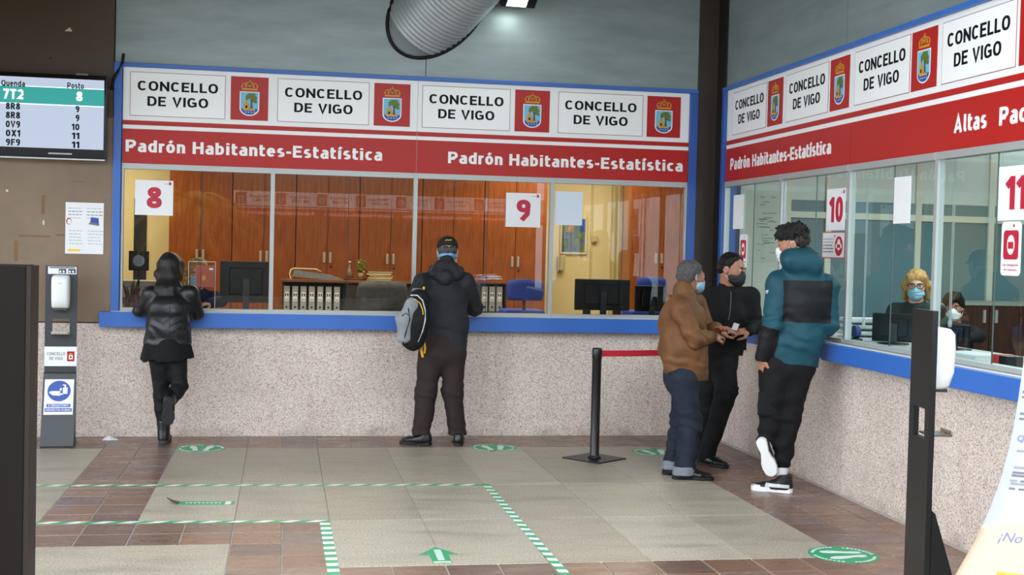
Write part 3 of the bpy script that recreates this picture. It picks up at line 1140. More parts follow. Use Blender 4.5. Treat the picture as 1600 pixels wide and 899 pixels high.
fl = Vector(at(812, -3, -0.30))
r = thing('floodlight', 'small black floodlight with white face hanging in front of the grey upper wall', 'floodlight', fl, 0.06)
FM = Matrix.Rotation(math.radians(-28), 4, 'X')
MB().use(BLK).box(-0.15, 0.15, -0.10, 0.10, -0.02, 0.05, FM).build('housing', r, bevel=0.006)
LAMPF = mat('lit_lamp_face', (236, 246, 244), 0.3, emit=1.1)
MB().use(LAMPF).box(-0.10, 0.07, -0.085, 0.085, -0.024, -0.02, FM).build('lamp_face', r)
MB().use(BLK).tube([(0.10, 0, 0.03), (0.14, 0.02, 0.12), (0.14, 0.27, 0.30)], 0.012, 8).build('bracket', r)
MB().use(BLK).tube([(-0.14, 0.05, 0.0), (-0.20, 0.06, 0.0), (-0.24, 0.05, -0.01), (-0.245, 0.04, -0.04)], 0.006, 6).build('lamp_cable', r)
l = bpy.data.lights.new('floodlight_lamp', 'AREA')
l.size, l.energy, l.color = 0.16, 2.2, (0.86, 1.0, 0.97)
o = bpy.data.objects.new('floodlight_lamp', l)
COL.objects.link(o)
o.location = fl + Vector((0, 0.0, -0.05))
o.rotation_euler = (math.radians(32), 0, 0)
o.parent = None

# ================================================================== STANDING THINGS


def sanitizer_stand(label, loc, rz, GREYM):
    r = thing('sanitizer_stand', label, 'hand sanitizer stand', loc, rz, 'hand sanitizer stands')
    hw, t, H = 0.118, 0.012, 1.40
    z0, z1 = 0.860, 0.985
    col = MB().use(GREYM)
    col.box(-hw, hw, -t, t, z1, H).box(-hw, hw, -t, t, 0, z0)
    col.box(-hw, -0.065, -t, t, z0, z1).box(0.065, hw, -t, t, z0, z1)
    col.build('column', r)
    # slanted lower front
    b = MB().use(GREYM)
    zs, zf, yf = 0.565, 0.0, -0.20
    pts = [(-t - 0.001, zs), (-t - 0.014, zs - 0.012), (yf, zf), (-t - 0.001, zf)]
    vs = [(-hw - 0.004, a, c) for a, c in pts] + [(hw + 0.004, a, c) for a, c in pts]
    b.add(vs, [(0, 1, 2, 3), (7, 6, 5, 4), (0, 4, 5, 1), (1, 5, 6, 2), (2, 6, 7, 3), (3, 7, 4, 0)])
    b.build('slanted_base', r)
    MB().use(BLKM).box(-hw - 0.004, hw + 0.004, yf, 0.11, 0, 0.008).build('foot_plate', r)
    dm = MB().use(WPL)
    n, rows = 16, [(1.068, 0.058, 0.060), (1.08, 0.066, 0.085), (1.14, 0.068, 0.105), (1.24, 0.069, 0.108), (1.30, 0.068, 0.104), (1.322, 0.062, 0.085), (1.328, 0.045, 0.05)]
    vs, fs = [], []
    for z, w, dp in rows:
        for k in range(n + 1):
            a = math.pi * k / n
            cx, sx = math.cos(a), math.sin(a)
            px = w * math.copysign(abs(cx) ** 0.35, cx)
            vs.append((px, -t - 0.001 - dp * abs(sx) ** 0.45, z))
    for i in range(len(rows) - 1):
        for k in range(n):
            a = i * (n + 1) + k
            fs.append((a, a + 1, a + n + 2, a + n + 1))
    fs.append(tuple(range(n, -1, -1)))
    fs.append(tuple((len(rows) - 1) * (n + 1) + k for k in range(n + 1)))
    dm.add(vs, fs, True)
    dd = dm.build('dispenser', r)
    MB().use(mat('dark_grey_plastic', (58, 60, 62), 0.4)).box(-0.05, 0.05, -t - 0.075, -t - 0.002, 1.055, 1.0675).build('nozzle', dd)
    MB().use(PALET).box(-0.012, 0.012, -t - 0.1105, -t - 0.107, 1.262, 1.268).build('badge', dd)
    MB().use(CHROME).box(-0.062, 0.062, -t - 0.10, -t, 0.868, 0.876).box(-0.062, 0.062, -t - 0.10, -t - 0.094, 0.876, 0.892).build('drip_tray', r, bevel=0.002)
    la = MB().use(PAPER).box(-0.10, 0.112, -t - 0.0012, -t, 1.335, 1.393).build('instruction_label', r)
    li = MB().use(mat('dark_blue_print', (44, 52, 74), 0.5))
    for x in (-0.02, 0.05):
        li.box(x, x + 0.055, -t - 0.002, -t - 0.0012, 1.342, 1.376)
    li.box(-0.09, 0.10, -t - 0.002, -t - 0.0012, 1.381, 1.389)
    li.use(PAPER)
    for x in (-0.008, 0.016, 0.062, 0.086):
        li.disc(x, 1.355, 0.008, 0.010, -t - 0.0026, -t - 0.002, 10)
    li.build('label_print', la)
    # name sign
    pn = MB().use(PAPER).box(-hw, hw + 0.004, -t - 0.0012, -t, 0.612, 0.765).build('name_sign', r)
    txt('CONCELLO', GREYT, pn, -0.10, 0.035, 0.697, 0.024, -t - 0.0012, 0.005, depth=0.0006)
    txt('DE VIGO', GREYT, pn, -0.082, 0.018, 0.660, 0.024, -t - 0.0012, 0.005, depth=0.0006)
    em = MB().use(RED).box(0.050, 0.105, -t - 0.002, -t - 0.0012, 0.650, 0.728)
    em.use(PAPER).box(0.063, 0.092, -t - 0.0024, -t - 0.002, 0.665, 0.700).use(GOLD).box(0.066, 0.089, -t - 0.0024, -t - 0.002, 0.704, 0.714).use(GREENP).disc(0.0775, 0.684, 0.008, 0.010, -t - 0.0028, -t - 0.0024, 10)
    em.build('emblem', pn)
    # blue hand notice on the slanted front
    ang = math.atan2(-t - 0.014 - yf, 0.553)
    S = Matrix.Translation((0, yf, 0)) @ Matrix.Rotation(-ang, 4, 'X')
    bn = MB().use(PAPER).box(-0.108, 0.108, -0.0022, -0.0008, 0.255, 0.535, S).build('hand_notice', r)
    MB().use(NAVYP).disc(0.0, 0.442, 0.086, 0.082, -0.003, -0.0022, 32, S).build('blue_disc', bn)
    ha = MB().use(WHITE)
    ha.prism([(-0.070, 0.425), (-0.045, 0.408), (0.0, 0.405), (0.03, 0.415), (0.028, 0.422), (-0.005, 0.424), (0.012, 0.432), (0.008, 0.440), (-0.03, 0.442), (-0.055, 0.440), (-0.072, 0.436)], -0.0036, -0.003, S)
    ha.box(0.028, 0.062, -0.0036, -0.003, 0.420, 0.470, S).box(0.038, 0.050, -0.0036, -0.003, 0.470, 0.488, S).box(0.024, 0.050, -0.0036, -0.003, 0.486, 0.493, S)
    ha.disc(0.012, 0.455, 0.008, 0.011, -0.0036, -0.003, 10, S)
    ha.build('hand_symbol', bn)
    MB().use(NAVYP).box(-0.088, 0.088, -0.003, -0.0022, 0.314, 0.340, S).box(-0.100, 0.100, -0.003, -0.0022, 0.278, 0.306, S).build('blue_bar', bn)
    txt('É OBRIGATORIO', WHITE, bn, -0.075, 0.075, 0.320, 0.015, -0.003, 0.01, depth=0.0006, M=S)
    txt('DESINFECTAR AS MANS', WHITE, bn, -0.092, 0.092, 0.285, 0.014, -0.003, 0.01, depth=0.0006, M=S)
    return r


sanitizer_stand('charcoal hand sanitizer stand with blue hand notice against the brown wall', (-5.452, -0.34, 0), 0.06, MATS['charcoal_powder_coat'])
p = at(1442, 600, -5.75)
sanitizer_stand('charcoal hand sanitizer stand seen edge-on in front of the side counter', (p[0], -5.75, 0), math.radians(82), mat('shaded_charcoal_coat', (17, 17, 18), 0.42, var=0.08))  # the charcoal coat again, darkened for the shade on this stand

# ---- dark totem at the left
p = at(49, 415, -6.0)
r = thing('information_totem', 'tall dark steel totem standing nearest the camera by the left wall', 'totem', (p[0] - 0.30, -6.0, 0))
TOT = mat('dark_brown_steel', (20, 15, 13), 0.6, spec=0.15, var=0.08, vscale=2)
MB().use(TOT).box(-0.30, 0.282, 0.0, 0.16, 0.02, p[2]).build('body', r, bevel=0.004)
MB().use(mat('lighter_steel_edge', (44, 36, 32), 0.5, 0.0, 0.2)).box(0.2825, 0.298, 0.004, 0.156, 0.02, p[2] - 0.002).build('edge_trim', r)  # edge strip in a lighter brown than the body
MB().use(BLKM).box(-0.34, 0.34, -0.05, 0.21, 0, 0.0195).build('base_plate', r)

# ---- queue barrier post
r = thing('barrier_post', 'black belt barrier post with square base and red belt', 'barrier post', (-1.335, -1.20, 0), math.radians(38))
b = MB().use(BLKM).box(-0.178, 0.178, -0.178, 0.178, 0, 0.010).build('base_plate', r, bevel=0.003)
MB().use(BLKM).lathe([(0.0, 0.0105), (0.05, 0.0105), (0.05, 0.02), (0.038, 0.026), (0.036, 0.03), (0.036, 0.78), (0.039, 0.785), (0.039, 0.855), (0.034, 0.866), (0.0, 0.868)]).build('post', r)
a = Vector((-1.335, -1.20, 0.82))
bq = Vector((-0.035, -0.86, 0.865))
Mi = (Matrix.Translation((-1.335, -1.20, 0)) @ Matrix.Rotation(math.radians(38), 4, 'Z')).inverted()
d = (bq - a).normalized()
nrm = Vector((d.y, -d.x, 0)) * 0.001
hh = Vector((0, 0, 0.024))
vs = []
for i in range(9):
    t = i / 8
    c = a + d * 0.04 + (bq - a - d * 0.04) * t - Vector((0, 0, 0.02 * math.sin(math.pi * t)))
    vs += [Mi @ (c + nrm - hh), Mi @ (c + nrm + hh), Mi @ (c - nrm + hh), Mi @ (c - nrm - hh)]
fs = []
for i in range(8):
    for k in range(4):
        fs.append((i * 4 + k, i * 4 + (k + 1) % 4, i * 4 + 4 + (k + 1) % 4, i * 4 + 4 + k))
MB().use(mat('red_belt', (196, 34, 52), 0.55)).add(vs, fs).build('belt', r)
MB().use(BLK).box(-0.034, 0.0, -0.89, -0.83, 0.835, 0.895).build('belt_clip')
tag(bpy.data.objects['belt_clip'], 'black wall clip holding the end of the red belt', 'clip')

# ---- curved paper display
cp = [(1612, 470), (1600, 560), (1585, 660), (1566, 740), (1540, 810), (1508, 872), (1470, 935), (1420, 1010)]
LE = []
for i, (px, py) in enumerate(cp):
    LE.append(Vector(at(px, py, -6.35)))
wdir = Vector((0.80, -0.60, 0.0))
Wd = 0.80
prof = []
for i in range(len(LE) - 1):      # Catmull-Rom through the points
    p0, p1, p2, p3 = LE[max(0, i - 1)], LE[i], LE[i + 1], LE[min(len(LE) - 1, i + 2)]
    for k in range(6):
        t = k / 6
        prof.append(0.5 * ((2 * p1) + (p2 - p0) * t + (2 * p0 - 5 * p1 + 4 * p2 - p3) * t * t + (3 * p1 - p0 - 3 * p2 + p3) * t ** 3))
prof.append(LE[-1])
arc = [0.0]
for a, b in zip(prof[:-1], prof[1:]):
    arc.append(arc[-1] + (b - a).length)


def on_sheet(u, v, lift=0.0):
    """u metres from the left edge, v metres down from the top"""
    v = max(0, min(arc[-1] - 1e-6, v))
    i = max(j for j in range(len(arc)) if arc[j] <= v)
    i = min(i, len(prof) - 2)
    t = (v - arc[i]) / (arc[i + 1] - arc[i])
    c = prof[i].lerp(prof[i + 1], t)
    tan = (prof[i + 1] - prof[i]).normalized()
    n = wdir.cross(tan).normalized()
    if n.y > 0:
        n = -n
    return c + wdir * u + n * lift


org = Vector((on_sheet(0.4, arc[-1]).x, on_sheet(0.4, arc[-1]).y, 0))
zb_ = min(0.0, 0)
r = thing('paper_display', 'curved white paper display board with lilac writing at the end of the side counter', 'display board', org)
PAPD = mat('glossy_white_card', (192, 196, 204), 0.5, spec=0.3)


def strip(mb, f, nu, nv, th=0.004):
    """a closed thin shell over the sheet"""
    vs, fs = [], []
    for lf in (0, 1):
        for j in range(nv + 1):
            for i in range(nu + 1):
                u, v, l0 = f(i / nu, j / nv)
                vs.append(on_sheet(u, v, l0 - lf * th) - org)
    N = (nu + 1) * (nv + 1)
    for j in range(nv):
        for i in range(nu):
            a = j * (nu + 1) + i
            fs.append((a, a + nu + 1, a + nu + 2, a + 1))
            fs.append((N + a, N + a + 1, N + a + nu + 2, N + a + nu + 1))
    for j in range(nv):
        for i in (0, nu):
            a = j * (nu + 1) + i
            fs.append((a, a + nu + 1, N + a + nu + 1, N + a))
    for i in range(nu):
        for j in (0, nv):
            a = j * (nu + 1) + i
            fs.append((a, a + 1, N + a + 1, N + a))
    return mb.add(vs, fs, True)


strip(MB().use(PAPD), lambda i, j: (i * Wd, j * arc[-1], 0.0), 4, 60).build('card_sheet', r)


def v_at(px, py):
    """arc length of the left-edge profile nearest to a pixel row"""
    z = at(px, py, -6.35)[2]
    return min(range(len(prof)), key=lambda k: abs(prof[k].z - z)) and arc[min(range(len(prof)), key=lambda k: abs(prof[k].z - z))]


vb = v_at(1535, 822)
strip(MB().use(mat('pale_beige_print', (192, 172, 148), 0.5, spec=0.3)), lambda i, j: (i * Wd, vb - 0.05 * math.sin(i * 5.0) * (1 - j) + j * (arc[-1] - vb), 0.0012), 24, 24, 0.001).build('beige_wave', r)


def sheet_text(s, m, u0, v0, cap, bold=0.0, wide=None):
    me = text_mesh(s, bold)
    k = cap / 0.72
    for vt in me.vertices:
        q_ = on_sheet(u0 + vt.co.x * k * 0.95, v0 - vt.co.y * k, 0.002 + (0.0008 if vt.co.z > 0 else 0))
        vt.co = q_ - org
    me.materials.clear()
    me.materials.append(m)
    o = bpy.data.objects.new('lettering', me)
    COL.objects.link(o)
    o.parent = r


LIL = mat('lilac_print', (104, 112, 162), 0.5)
sheet_text('¡No Concello', LIL, 0.075, v_at(1530, 842), 0.040, 0.0)
sheet_text('Que', LIL, 0.022, v_at(1580, 688), 0.024, 0.0)
pr = MB().use(PALET)
for (py, n, u) in ((615, 3, 0.012), (645, 4, 0.015), (706, 2, 0.03), (722, 3, 0.035), (737, 3, 0.035), (752, 3, 0.04)):
    vv = v_at(1575, py)
    for k in range(2 if n > 2 else 1):
        uu = u
        while uu < 0.5:
            wd = random.uniform(0.02, 0.07)
            pr.use(random.choice((GREYT, GREYT, mat('mid_grey_print', (140, 142, 150), 0.5))))
            strip(pr, lambda i, j, uu=uu, wd=wd, k=k, vv=vv: (uu + i * wd, vv + 0.020 * k + j * 0.008, 0.0016), 1, 1, 0.001)
            uu += wd + 0.012
pr.build('small_print', r)
vy = v_at(1520, 884)
strip(MB().use(mat('golden_yellow_print', (206, 164, 40), 0.5)), lambda i, j: (0.135 + i * 0.22, vy + 0.01 + j * 0.12, 0.0026), 4, 4, 0.001).build('yellow_box', r)
strip(MB().use(mat('orange_print', (214, 120, 40), 0.5)), lambda i, j: (0.15 + i * 0.05, vy + 0.02 + j * 0.05, 0.0034), 2, 2, 0.001).build('orange_emblem', r)

# ---- palm in the courtyard, mirrored in the first window
r = thing('palm_tree', 'palm tree out in the courtyard, mirrored in the window with number 8', 'tree', (-5.9, -20.0, 0))
tk = MB().use(mat('palm_trunk', (104, 84, 58), 0.8, var=0.3)).lathe([(0, 0), (0.20, 0), (0.15, 0.4), (0.13, 1.2), (0.12, 2.0), (0.09, 2.45), (0, 2.5)])
tk.build('trunk', r)
PALM = mat('palm_frond', (176, 158, 62), 0.5, var=0.2)
for k in range(15):
    t = 2.4 * k
    L = 1.25 + 0.25 * (k % 3)
    el = 1.15 - 0.085 * k
    fm = MB().use(PALM)
    pts = []
    for i in range(11):
        u = i / 10
        rr = L * u * math.cos(el) + 0.25 * u * u
        zz_ = 2.45 + L * u * math.sin(el) - 0.75 * u * u * L
        pts.append(Vector((rr * math.cos(t), rr * math.sin(t), zz_)))
    fm.tube(pts, 0.012, 5)
    side = Vector((-math.sin(t), math.cos(t), 0))
    for i in range(1, 11):
        d_ = (pts[i] - pts[i - 1]).normalized()
        for s_ in (-1, 1):
            for h_ in (0, 0.5):
                b_ = pts[i - 1].lerp(pts[i], h_)
                tip = b_ + side * s_ * 0.36 * math.sin(math.pi * min(0.95, (i + 1) / 12)) + d_ * 0.22 - Vector((0, 0, 0.10))
                w_ = d_ * 0.022
                fm.add([b_ - w_, b_ + w_, tip, b_ - w_ - Vector((0, 0, 0.004)), b_ + w_ - Vector((0, 0, 0.004)), tip - Vector((0, 0, 0.004))], [(0, 1, 2), (5, 4, 3), (0, 3, 4, 1), (1, 4, 5, 2), (2, 5, 3, 0)])
    fm.build('frond', r)

# ================================================================== FLOOR TAPE AND STICKERS


def tape(label, a, b, w=0.052, period=0.118, slant=0.045):
    a, b = Vector((*a, 0)), Vector((*b, 0))
    L = (b - a).length
    m = MB().use(GREENF).box(0, L, -w / 2, w / 2, 0.0002, 0.0012).use(WHITEF)
    x = 0.01
    h = period * 0.48
    while x < L - h - slant - 0.002:
        vs = [(x, -w / 2, 0.0012), (x + h, -w / 2, 0.0012), (x + h + slant, w / 2, 0.0012), (x + slant, w / 2, 0.0012)]
        vs = vs + [(p_[0], p_[1], 0.0016) for p_ in vs]
        m.add(vs, [(4, 5, 6, 7), (0, 1, 5, 4), (1, 2, 6, 5), (2, 3, 7, 6), (3, 0, 4, 7)])
        x += period
    o = m.build('floor_tape', loc=tuple(a))
    o.rotation_euler = (0, 0, math.atan2(b.y - a.y, b.x - a.x))
    tag(o, label, 'floor tape', 'green and white floor tapes')


tape('striped floor tape running along the back counter behind the strip sticker', (-6.6, -2.06), (-2.325, -2.232), slant=0.06, period=0.15)
tape('striped floor tape running from the back tape corner towards the camera past the arrow', (-2.352, -2.262), (-2.325, -5.4), slant=0.012)
tape('striped floor tape across the terracotta cross band', (-6.6, -3.19), (-3.455, -3.311), slant=0.06, period=0.15)
tape('short striped floor tape turning off towards the camera along the terracotta band', (-3.478, -3.342), (-3.466, -5.4), w=0.06, slant=0.0)


def foot_sticker(label, x, y, rz, full=True):
    r = thing('floor_sticker', label, 'floor sticker', (x, y, 0), rz, 'round green footprint stickers')
    D = Matrix.Rotation(math.radians(-90), 4, 'X')    # outline plane laid on the floor, y up
    lay = lambda m, pts, lo, hi: m.prism(pts, -hi, -lo, D)
    ci = lambda R_, n=40: [(R_ * math.cos(2 * math.pi * k / n), R_ * math.sin(2 * math.pi * k / n)) for k in range(n)]
    lay(MB().use(GREENF), ci(0.188), 0.0002, 0.0012).build('green_disc', r)
    m = MB().use(WHITEF)
    for s_ in (-1, 1):
        o = [(0.030, -0.115), (0.062, -0.105), (0.066, -0.07), (0.056, -0.035), (0.072, 0.02), (0.078, 0.065), (0.066, 0.105), (0.046, 0.115), (0.028, 0.10), (0.018, 0.06), (0.026, 0.0), (0.020, -0.06), (0.020, -0.095)]
        o = [(a_ * math.cos(.13) + b_ * math.sin(.13) + .008, b_ * math.cos(.13) - a_ * math.sin(.13)) for a_, b_ in o]
        pts = [(s_ * a_, b_) for a_, b_ in o]
        if s_ < 0:
            pts = pts[::-1]
        lay(m, pts, 0.0012, 0.0018)
    m.build('footprints', r)
    m = MB().use(WHITEF)
    for k in range(44):
        if k % 11 in (9, 10):
            continue
        t = 2 * math.pi * k / 44
        a_, b_ = t - 0.045, t + 0.045
        pts = [(0.155 * math.cos(a_), 0.155 * math.sin(a_)), (0.172 * math.cos(a_), 0.172 * math.sin(a_)), (0.172 * math.cos(b_), 0.172 * math.sin(b_)), (0.155 * math.cos(b_), 0.155 * math.sin(b_))]
        lay(m, pts, 0.0012, 0.0018)
    m.build('ring_lettering', r)


foot_sticker('round green footprint sticker on the floor beside the woman in leather', -4.348, -0.61, 0)
foot_sticker('round green footprint sticker on the floor beside the man in the cap', -2.035, -0.64, 0)
foot_sticker('round green footprint sticker partly behind the man in blue jeans', -0.755, -0.90, 0)
foot_sticker('round green footprint sticker on the terracotta beside the side counter', -0.724, -4.335, math.radians(90))

r = thing('arrow_sticker', 'green arrow sticker on the floor pointing to the back counter', 'floor sticker', (-2.912, -4.18, 0))
D = Matrix.Rotation(math.radians(-90), 4, 'X')
MB().use(GREENF).prism([(-0.05, -0.155), (0.05, -0.155), (0.05, 0.02), (0.105, 0.02), (0.0, 0.185), (-0.105, 0.02), (-0.05, 0.02)], -0.0012, -0.0002, D).build('arrow', r)
m = MB().use(WHITEF)
for k in range(9):
    m.prism([(-0.018 + 0.001 * k, -0.10 + 0.026 * k), (0.018 + 0.001 * k, -0.10 + 0.026 * k), (0.018, -0.084 + 0.026 * k), (-0.018, -0.084 + 0.026 * k)], -0.0018, -0.0012, D)
m.prism([(-0.045, -0.150), (0.045, -0.150), (0.045, -0.128), (-0.045, -0.128)], -0.0018, -0.0012, D)
m.build('small_print', r)

r = thing('strip_sticker', 'peeling green strip sticker with one curled end on the beige stone', 'floor sticker', (-4.2, -2.74, 0), -0.04)
MB().use(GREENF).box(-0.15, 0.185, -0.05, 0.05, 0.0002, 0.0012).build('green_strip', r)
m = MB().use(WHITEF).box(0.13, 0.165, -0.045, 0.045, 0.0012, 0.0018)
for k in range(9):
    m.box(-0.11 + 0.025 * k, -0.095 + 0.025 * k, -0.008, 0.012, 0.0012, 0.0018)
m.build('small_print', r)
vs, fs = [], []
for i in range(9):
    t = i / 8
    x = -0.15 - 0.07 * t
    z = 0.0012 + 0.035 * t ** 1.6
    for y_ in (-0.05 + 0.03 * t, 0.05 - 0.05 * t):
        vs += [(x, y_, z), (x, y_, z + 0.0012)]
for i in range(8):
    a = 4 * i
    fs += [(a, a + 4, a + 6, a + 2), (a + 1, a + 3, a + 7, a + 5), (a, a + 1, a + 5, a + 4), (a + 2, a + 6, a + 7, a + 3)]
MB().use(mat('dark_sticker_back', (70, 74, 70), 0.6)).add(vs, fs, True).build('curled_end', r)

m = MB().use(PAPER)
vs = [(-0.06, -0.02, 0.001), (0.01, -0.03, 0.002), (0.065, -0.012, 0.001), (0.05, 0.03, 0.004), (-0.01, 0.035, 0.03), (-0.05, 0.03, 0.012), (0.0, 0.0, 0.018)]
vs += [(a, b, c + 0.0015) for a, b, c in vs]
tri = [(0, 1, 6), (1, 2, 6), (2, 3, 6), (3, 4, 6), (4, 5, 6), (5, 0, 6)]
m.add(vs, [t[::-1] for t in tri] + [tuple(i + 7 for i in t) for t in tri] + [(i, (i + 1) % 6, (i + 1) % 6 + 7, i + 7) for i in range(6)])
o = m.build('paper_scrap', loc=(-5.09, -0.17, 0))
tag(o, 'crumpled white paper scrap on the terracotta tiles by the back wall', 'paper')

# ================================================================== THE OFFICES BEHIND THE GLASS
OF = mat('office_floor', (120, 108, 92), 0.5, var=0.06)
OFZ = 0.2
struct(slab('floor_office_back', -7.4, 2.8, 0.16, 6.7, 0.08, OFZ, OF))
struct(slab('floor_office_side', 0.16, 4.6, -9.0, 0.16, 0.08, OFZ, OF))
struct(slab('ceiling_office_back', -7.4, 2.8, 0.16, 6.8, 3.0, 3.1, mat('white_ceiling', (224, 222, 214), 0.7)))
struct(slab('ceiling_office_side', 0.16, 4.6, -9.0, 0.16, 3.0, 3.1, MATS['white_ceiling']))
wb = MB().use(CREAM).box(-7.4, 2.8, 6.62, 6.78, OFZ, 3.0)
for px in (923, 954, 960, 968):
    p = at(px, 400, 6.6)
    wb.use(mat('cream_batten', (214, 194, 136), 0.5)).box(p[0] - 0.012, p[0] + 0.012, 6.60, 6.62, OFZ, 3.0)
p0, p1 = at(210, 310, 6.61), at(230, 310, 6.61)
wb.use(mat('dark_doorway', (30, 26, 24), 0.5)).box(p0[0], p1[0], 6.605, 6.62, OFZ, p0[2])
struct(wb.build('wall_office_back'))
struct(slab('wall_office_left', -7.5, -7.4, 0.16, 6.7, OFZ, 3.0, CREAM))
struct(slab('wall_office_end', 2.7, 2.8, 0.72, 6.62, OFZ, 3.0, CREAM))
# partition between the two offices, facing the side counter
PW = mat('pale_partition', (206, 214, 206), 0.5, var=0.03)
PF = mat('pale_partition_frame', (214, 214, 196), 0.45)
pa = MB().use(PW).box(0.03, 0.93, 0.60, 0.70, OFZ, 3.0).use(TEALW).box(0.93, 4.6, 0.60, 0.70, OFZ, 2.15).use(PW).box(0.93, 4.6, 0.60, 0.70, 2.15, 3.0)
pa.use(PF)
for px in (1228, 1292, 1432, 1546):
    x = at(px, 400, 0.59)[0]
    pa.box(x - 0.03, x + 0.03, 0.57, 0.60, OFZ, 3.0)
pa.box(0.93, 4.6, 0.575, 0.60, 1.98, 2.04)
struct(pa.build('wall_office_partition'))
struct(slab('wall_office_corner', 0.0, 0.03, 0.16, 0.70, OFZ, 3.0, CREAM))
struct(slab('wall_office_side', 4.5, 4.6, -9.0, 0.60, OFZ, 3.0, TEALW))

# ---- wardrobes
HANDLE = mat('brushed_handle', (206, 200, 188), 0.35, 0.6)


def wardrobe(label, x0, x1, y, ztop, zh, group, single=False):
    r = thing('wardrobe', label, 'wardrobe', ((x0 + x1) / 2, y, OFZ), 0, group)
    hw, H = (x1 - x0) / 2 - 0.004, ztop - OFZ
    MB().use(WOOD).box(-hw, hw, 0.024, 0.55, 0, H).build('body', r)
    for s_ in (-1, 1):
        d = MB().use(WOOD).box(min(s_ * 0.004, s_ * (hw - 0.004)), max(s_ * 0.004, s_ * (hw - 0.004)), 0, 0.022, 0.06, H - 0.03).build('door', r, bevel=0.003)
        MB().use(HANDLE).box(s_ * 0.040 - 0.016, s_ * 0.040 + 0.016, -0.022, -0.001, zh - OFZ - 0.07, zh - OFZ + 0.07).build('handle', d, bevel=0.006)
    MB().use(BLK).cyl((0.05, 0.0, zh - OFZ - 0.13), 0.012, 0.02, 10).build('lock', r)
    return r


cx = [312, 411.5, 511, 610, 707, 804]
zh = at(560, 404, 6.0)[2]
where = ['behind the woman in leather', 'behind the computer of window 8', 'behind the thick pale folder', 'behind the potted plant', 'behind the man in the cap', 'under number 9 beside the cream wall']
for i, c in enumerate(cx):
    a = at(c - 49.5 if i == 0 else (c + cx[i - 1]) / 2, 404, 6.0)[0]
    b = at(c + 49.5 if i == 5 else (c + cx[i + 1]) / 2, 404, 6.0)[0]
    wardrobe('tall orange wood wardrobe in the back office ' + where[i], a, b, 6.0, 2.80, zh, 'tall wardrobes along the back office wall')
a, b = at(984, 404, 5.6)[0], at(1074, 404, 5.6)[0]
wardrobe('tall orange wood wardrobe right of the cream wall, over the blue chair', a, b, 5.6, 2.70, at(1028, 404, 5.6)[2], 'tall wardrobes along the back office wall')

# ---- inside desk of both counters
d = MB().use(mat('pale_desk_top', (188, 186, 178), 0.4)).box(-5.1, -0.2, 0.165, 0.80, 0.985, 1.02).use(GREYM).box(-5.1, -0.2, 0.165, 0.185, OFZ, 0.985)
o = d.build('counter_desk')
tag(o, 'long pale desk top inside the windows of the back counter', 'desk')
d = MB().use(mat('pale_desk_top', (188, 186, 178), 0.4)).box(0.165, 0.90, -7.3, -0.2, 0.975, 1.01).use(GREYM).box(0.165, 0.185, -7.3, -0.2, OFZ, 0.975)
o = d.build('counter_desk')
tag(o, 'long pale desk top inside the windows of the side counter', 'desk')


def monitor(label, c, w, h, rz, zbase, group='computer monitors at the counters', screen=True):
    """screen facing local +y (away from the queue); its back with stand faces -y"""
    r = thing('computer_monitor', label, 'monitor', (c[0], c[1], zbase), rz, group)
    z = c[2] - zbase
    m = MB().use(BLK).box(-w / 2, w / 2, -0.012, 0.02, z - h / 2, z + h / 2)
    m.box(-w * 0.32, w * 0.32, -0.036, -0.012, z - h * 0.30, z + h * 0.34)
    m.build('casing', r, bevel=0.006)
    MB().use(mat('dim_screen', (40, 52, 70), 0.2)).box(-w / 2 + 0.012, w / 2 - 0.012, 0.0201, 0.022, z - h / 2 + 0.015, z + h / 2 - 0.012).build('screen', r)
    MB().use(BLKM).box(-0.028, 0.028, -0.055, -0.0365, 0.012, z + 0.03).build('stand', r)
    MB().use(BLKM).lathe([(0, 0), (0.11, 0), (0.11, 0.008), (0.03, 0.012), (0, 0.012)], (0, -0.03, 0)).build('stand_base', r)
    return r


c = at(384, 441, 0.62)
monitor('black computer monitor seen from behind inside window 8', (c[0], 0.62, c[2]), 0.44, 0.36, 0.12, 1.02)
c = at(941, 461, 0.40)
monitor('black computer monitor seen from behind under the blank sheet right of number 9', (c[0], 0.40, c[2]), 0.51, 0.28, 0.0, 1.02)
c = at(1016, 467, 0.62)
monitor('dark monitor in front of the blue chair beside the bigger one', (c[0], 0.62, c[2]), 0.30, 0.24, 0.1, 1.02)
c = at(1397, 512, -2.4)
monitor('black computer monitor in front of the clerk with blond hair at window 11', (c[0], -2.4, 1.125), 0.30, 0.20, math.radians(-35), 1.01)

# ---- potted aloe and office bits of window 8
p = at(199, 478, 0.42)
r = thing('potted_aloe', 'small reddish aloe in a dark pot on the desk behind the left blue post', 'potted plant', (p[0] + 0.03, 0.42, 1.02))
MB().use(mat('dark_clay_pot', (96, 50, 40), 0.6)).lathe([(0, 0), (0.045, 0), (0.06, 0.07), (0.05, 0.07), (0, 0.06)]).build('pot', r)
ALO = mat('aloe_leaf', (88, 62, 46), 0.5, var=0.3)
for k in range(9):
    t = 2 * math.pi * k / 9
    L = 0.14 + 0.04 * (k % 3)
    MB().use(ALO).tube([(0.02 * math.cos(t), 0.02 * math.sin(t), 0.06), (0.05 * math.cos(t), 0.05 * math.sin(t), 0.06 + L * 0.5), (0.085 * math.cos(t), 0.085 * math.sin(t), 0.06 + L)], [0.012, 0.010, 0.001], 8).build('leaf', r)
p = at(222, 408, 0.95)
r = thing('desk_mirror', 'round grey desk mirror in a black frame left of the woman in leather', 'mirror', (p[0], 0.70, 1.02))
MB().use(BLK).box(-0.05, 0.05, -0.04, 0.04, 0, 0.012).box(-0.008, 0.008, -0.006, 0.006, 0.012, p[2] - 1.08).build('stand', r)
MB().use(BLK).box(-0.085, 0.085, -0.012, 0.012, p[2] - 1.10, p[2] - 0.93).build('frame', r, bevel=0.004)
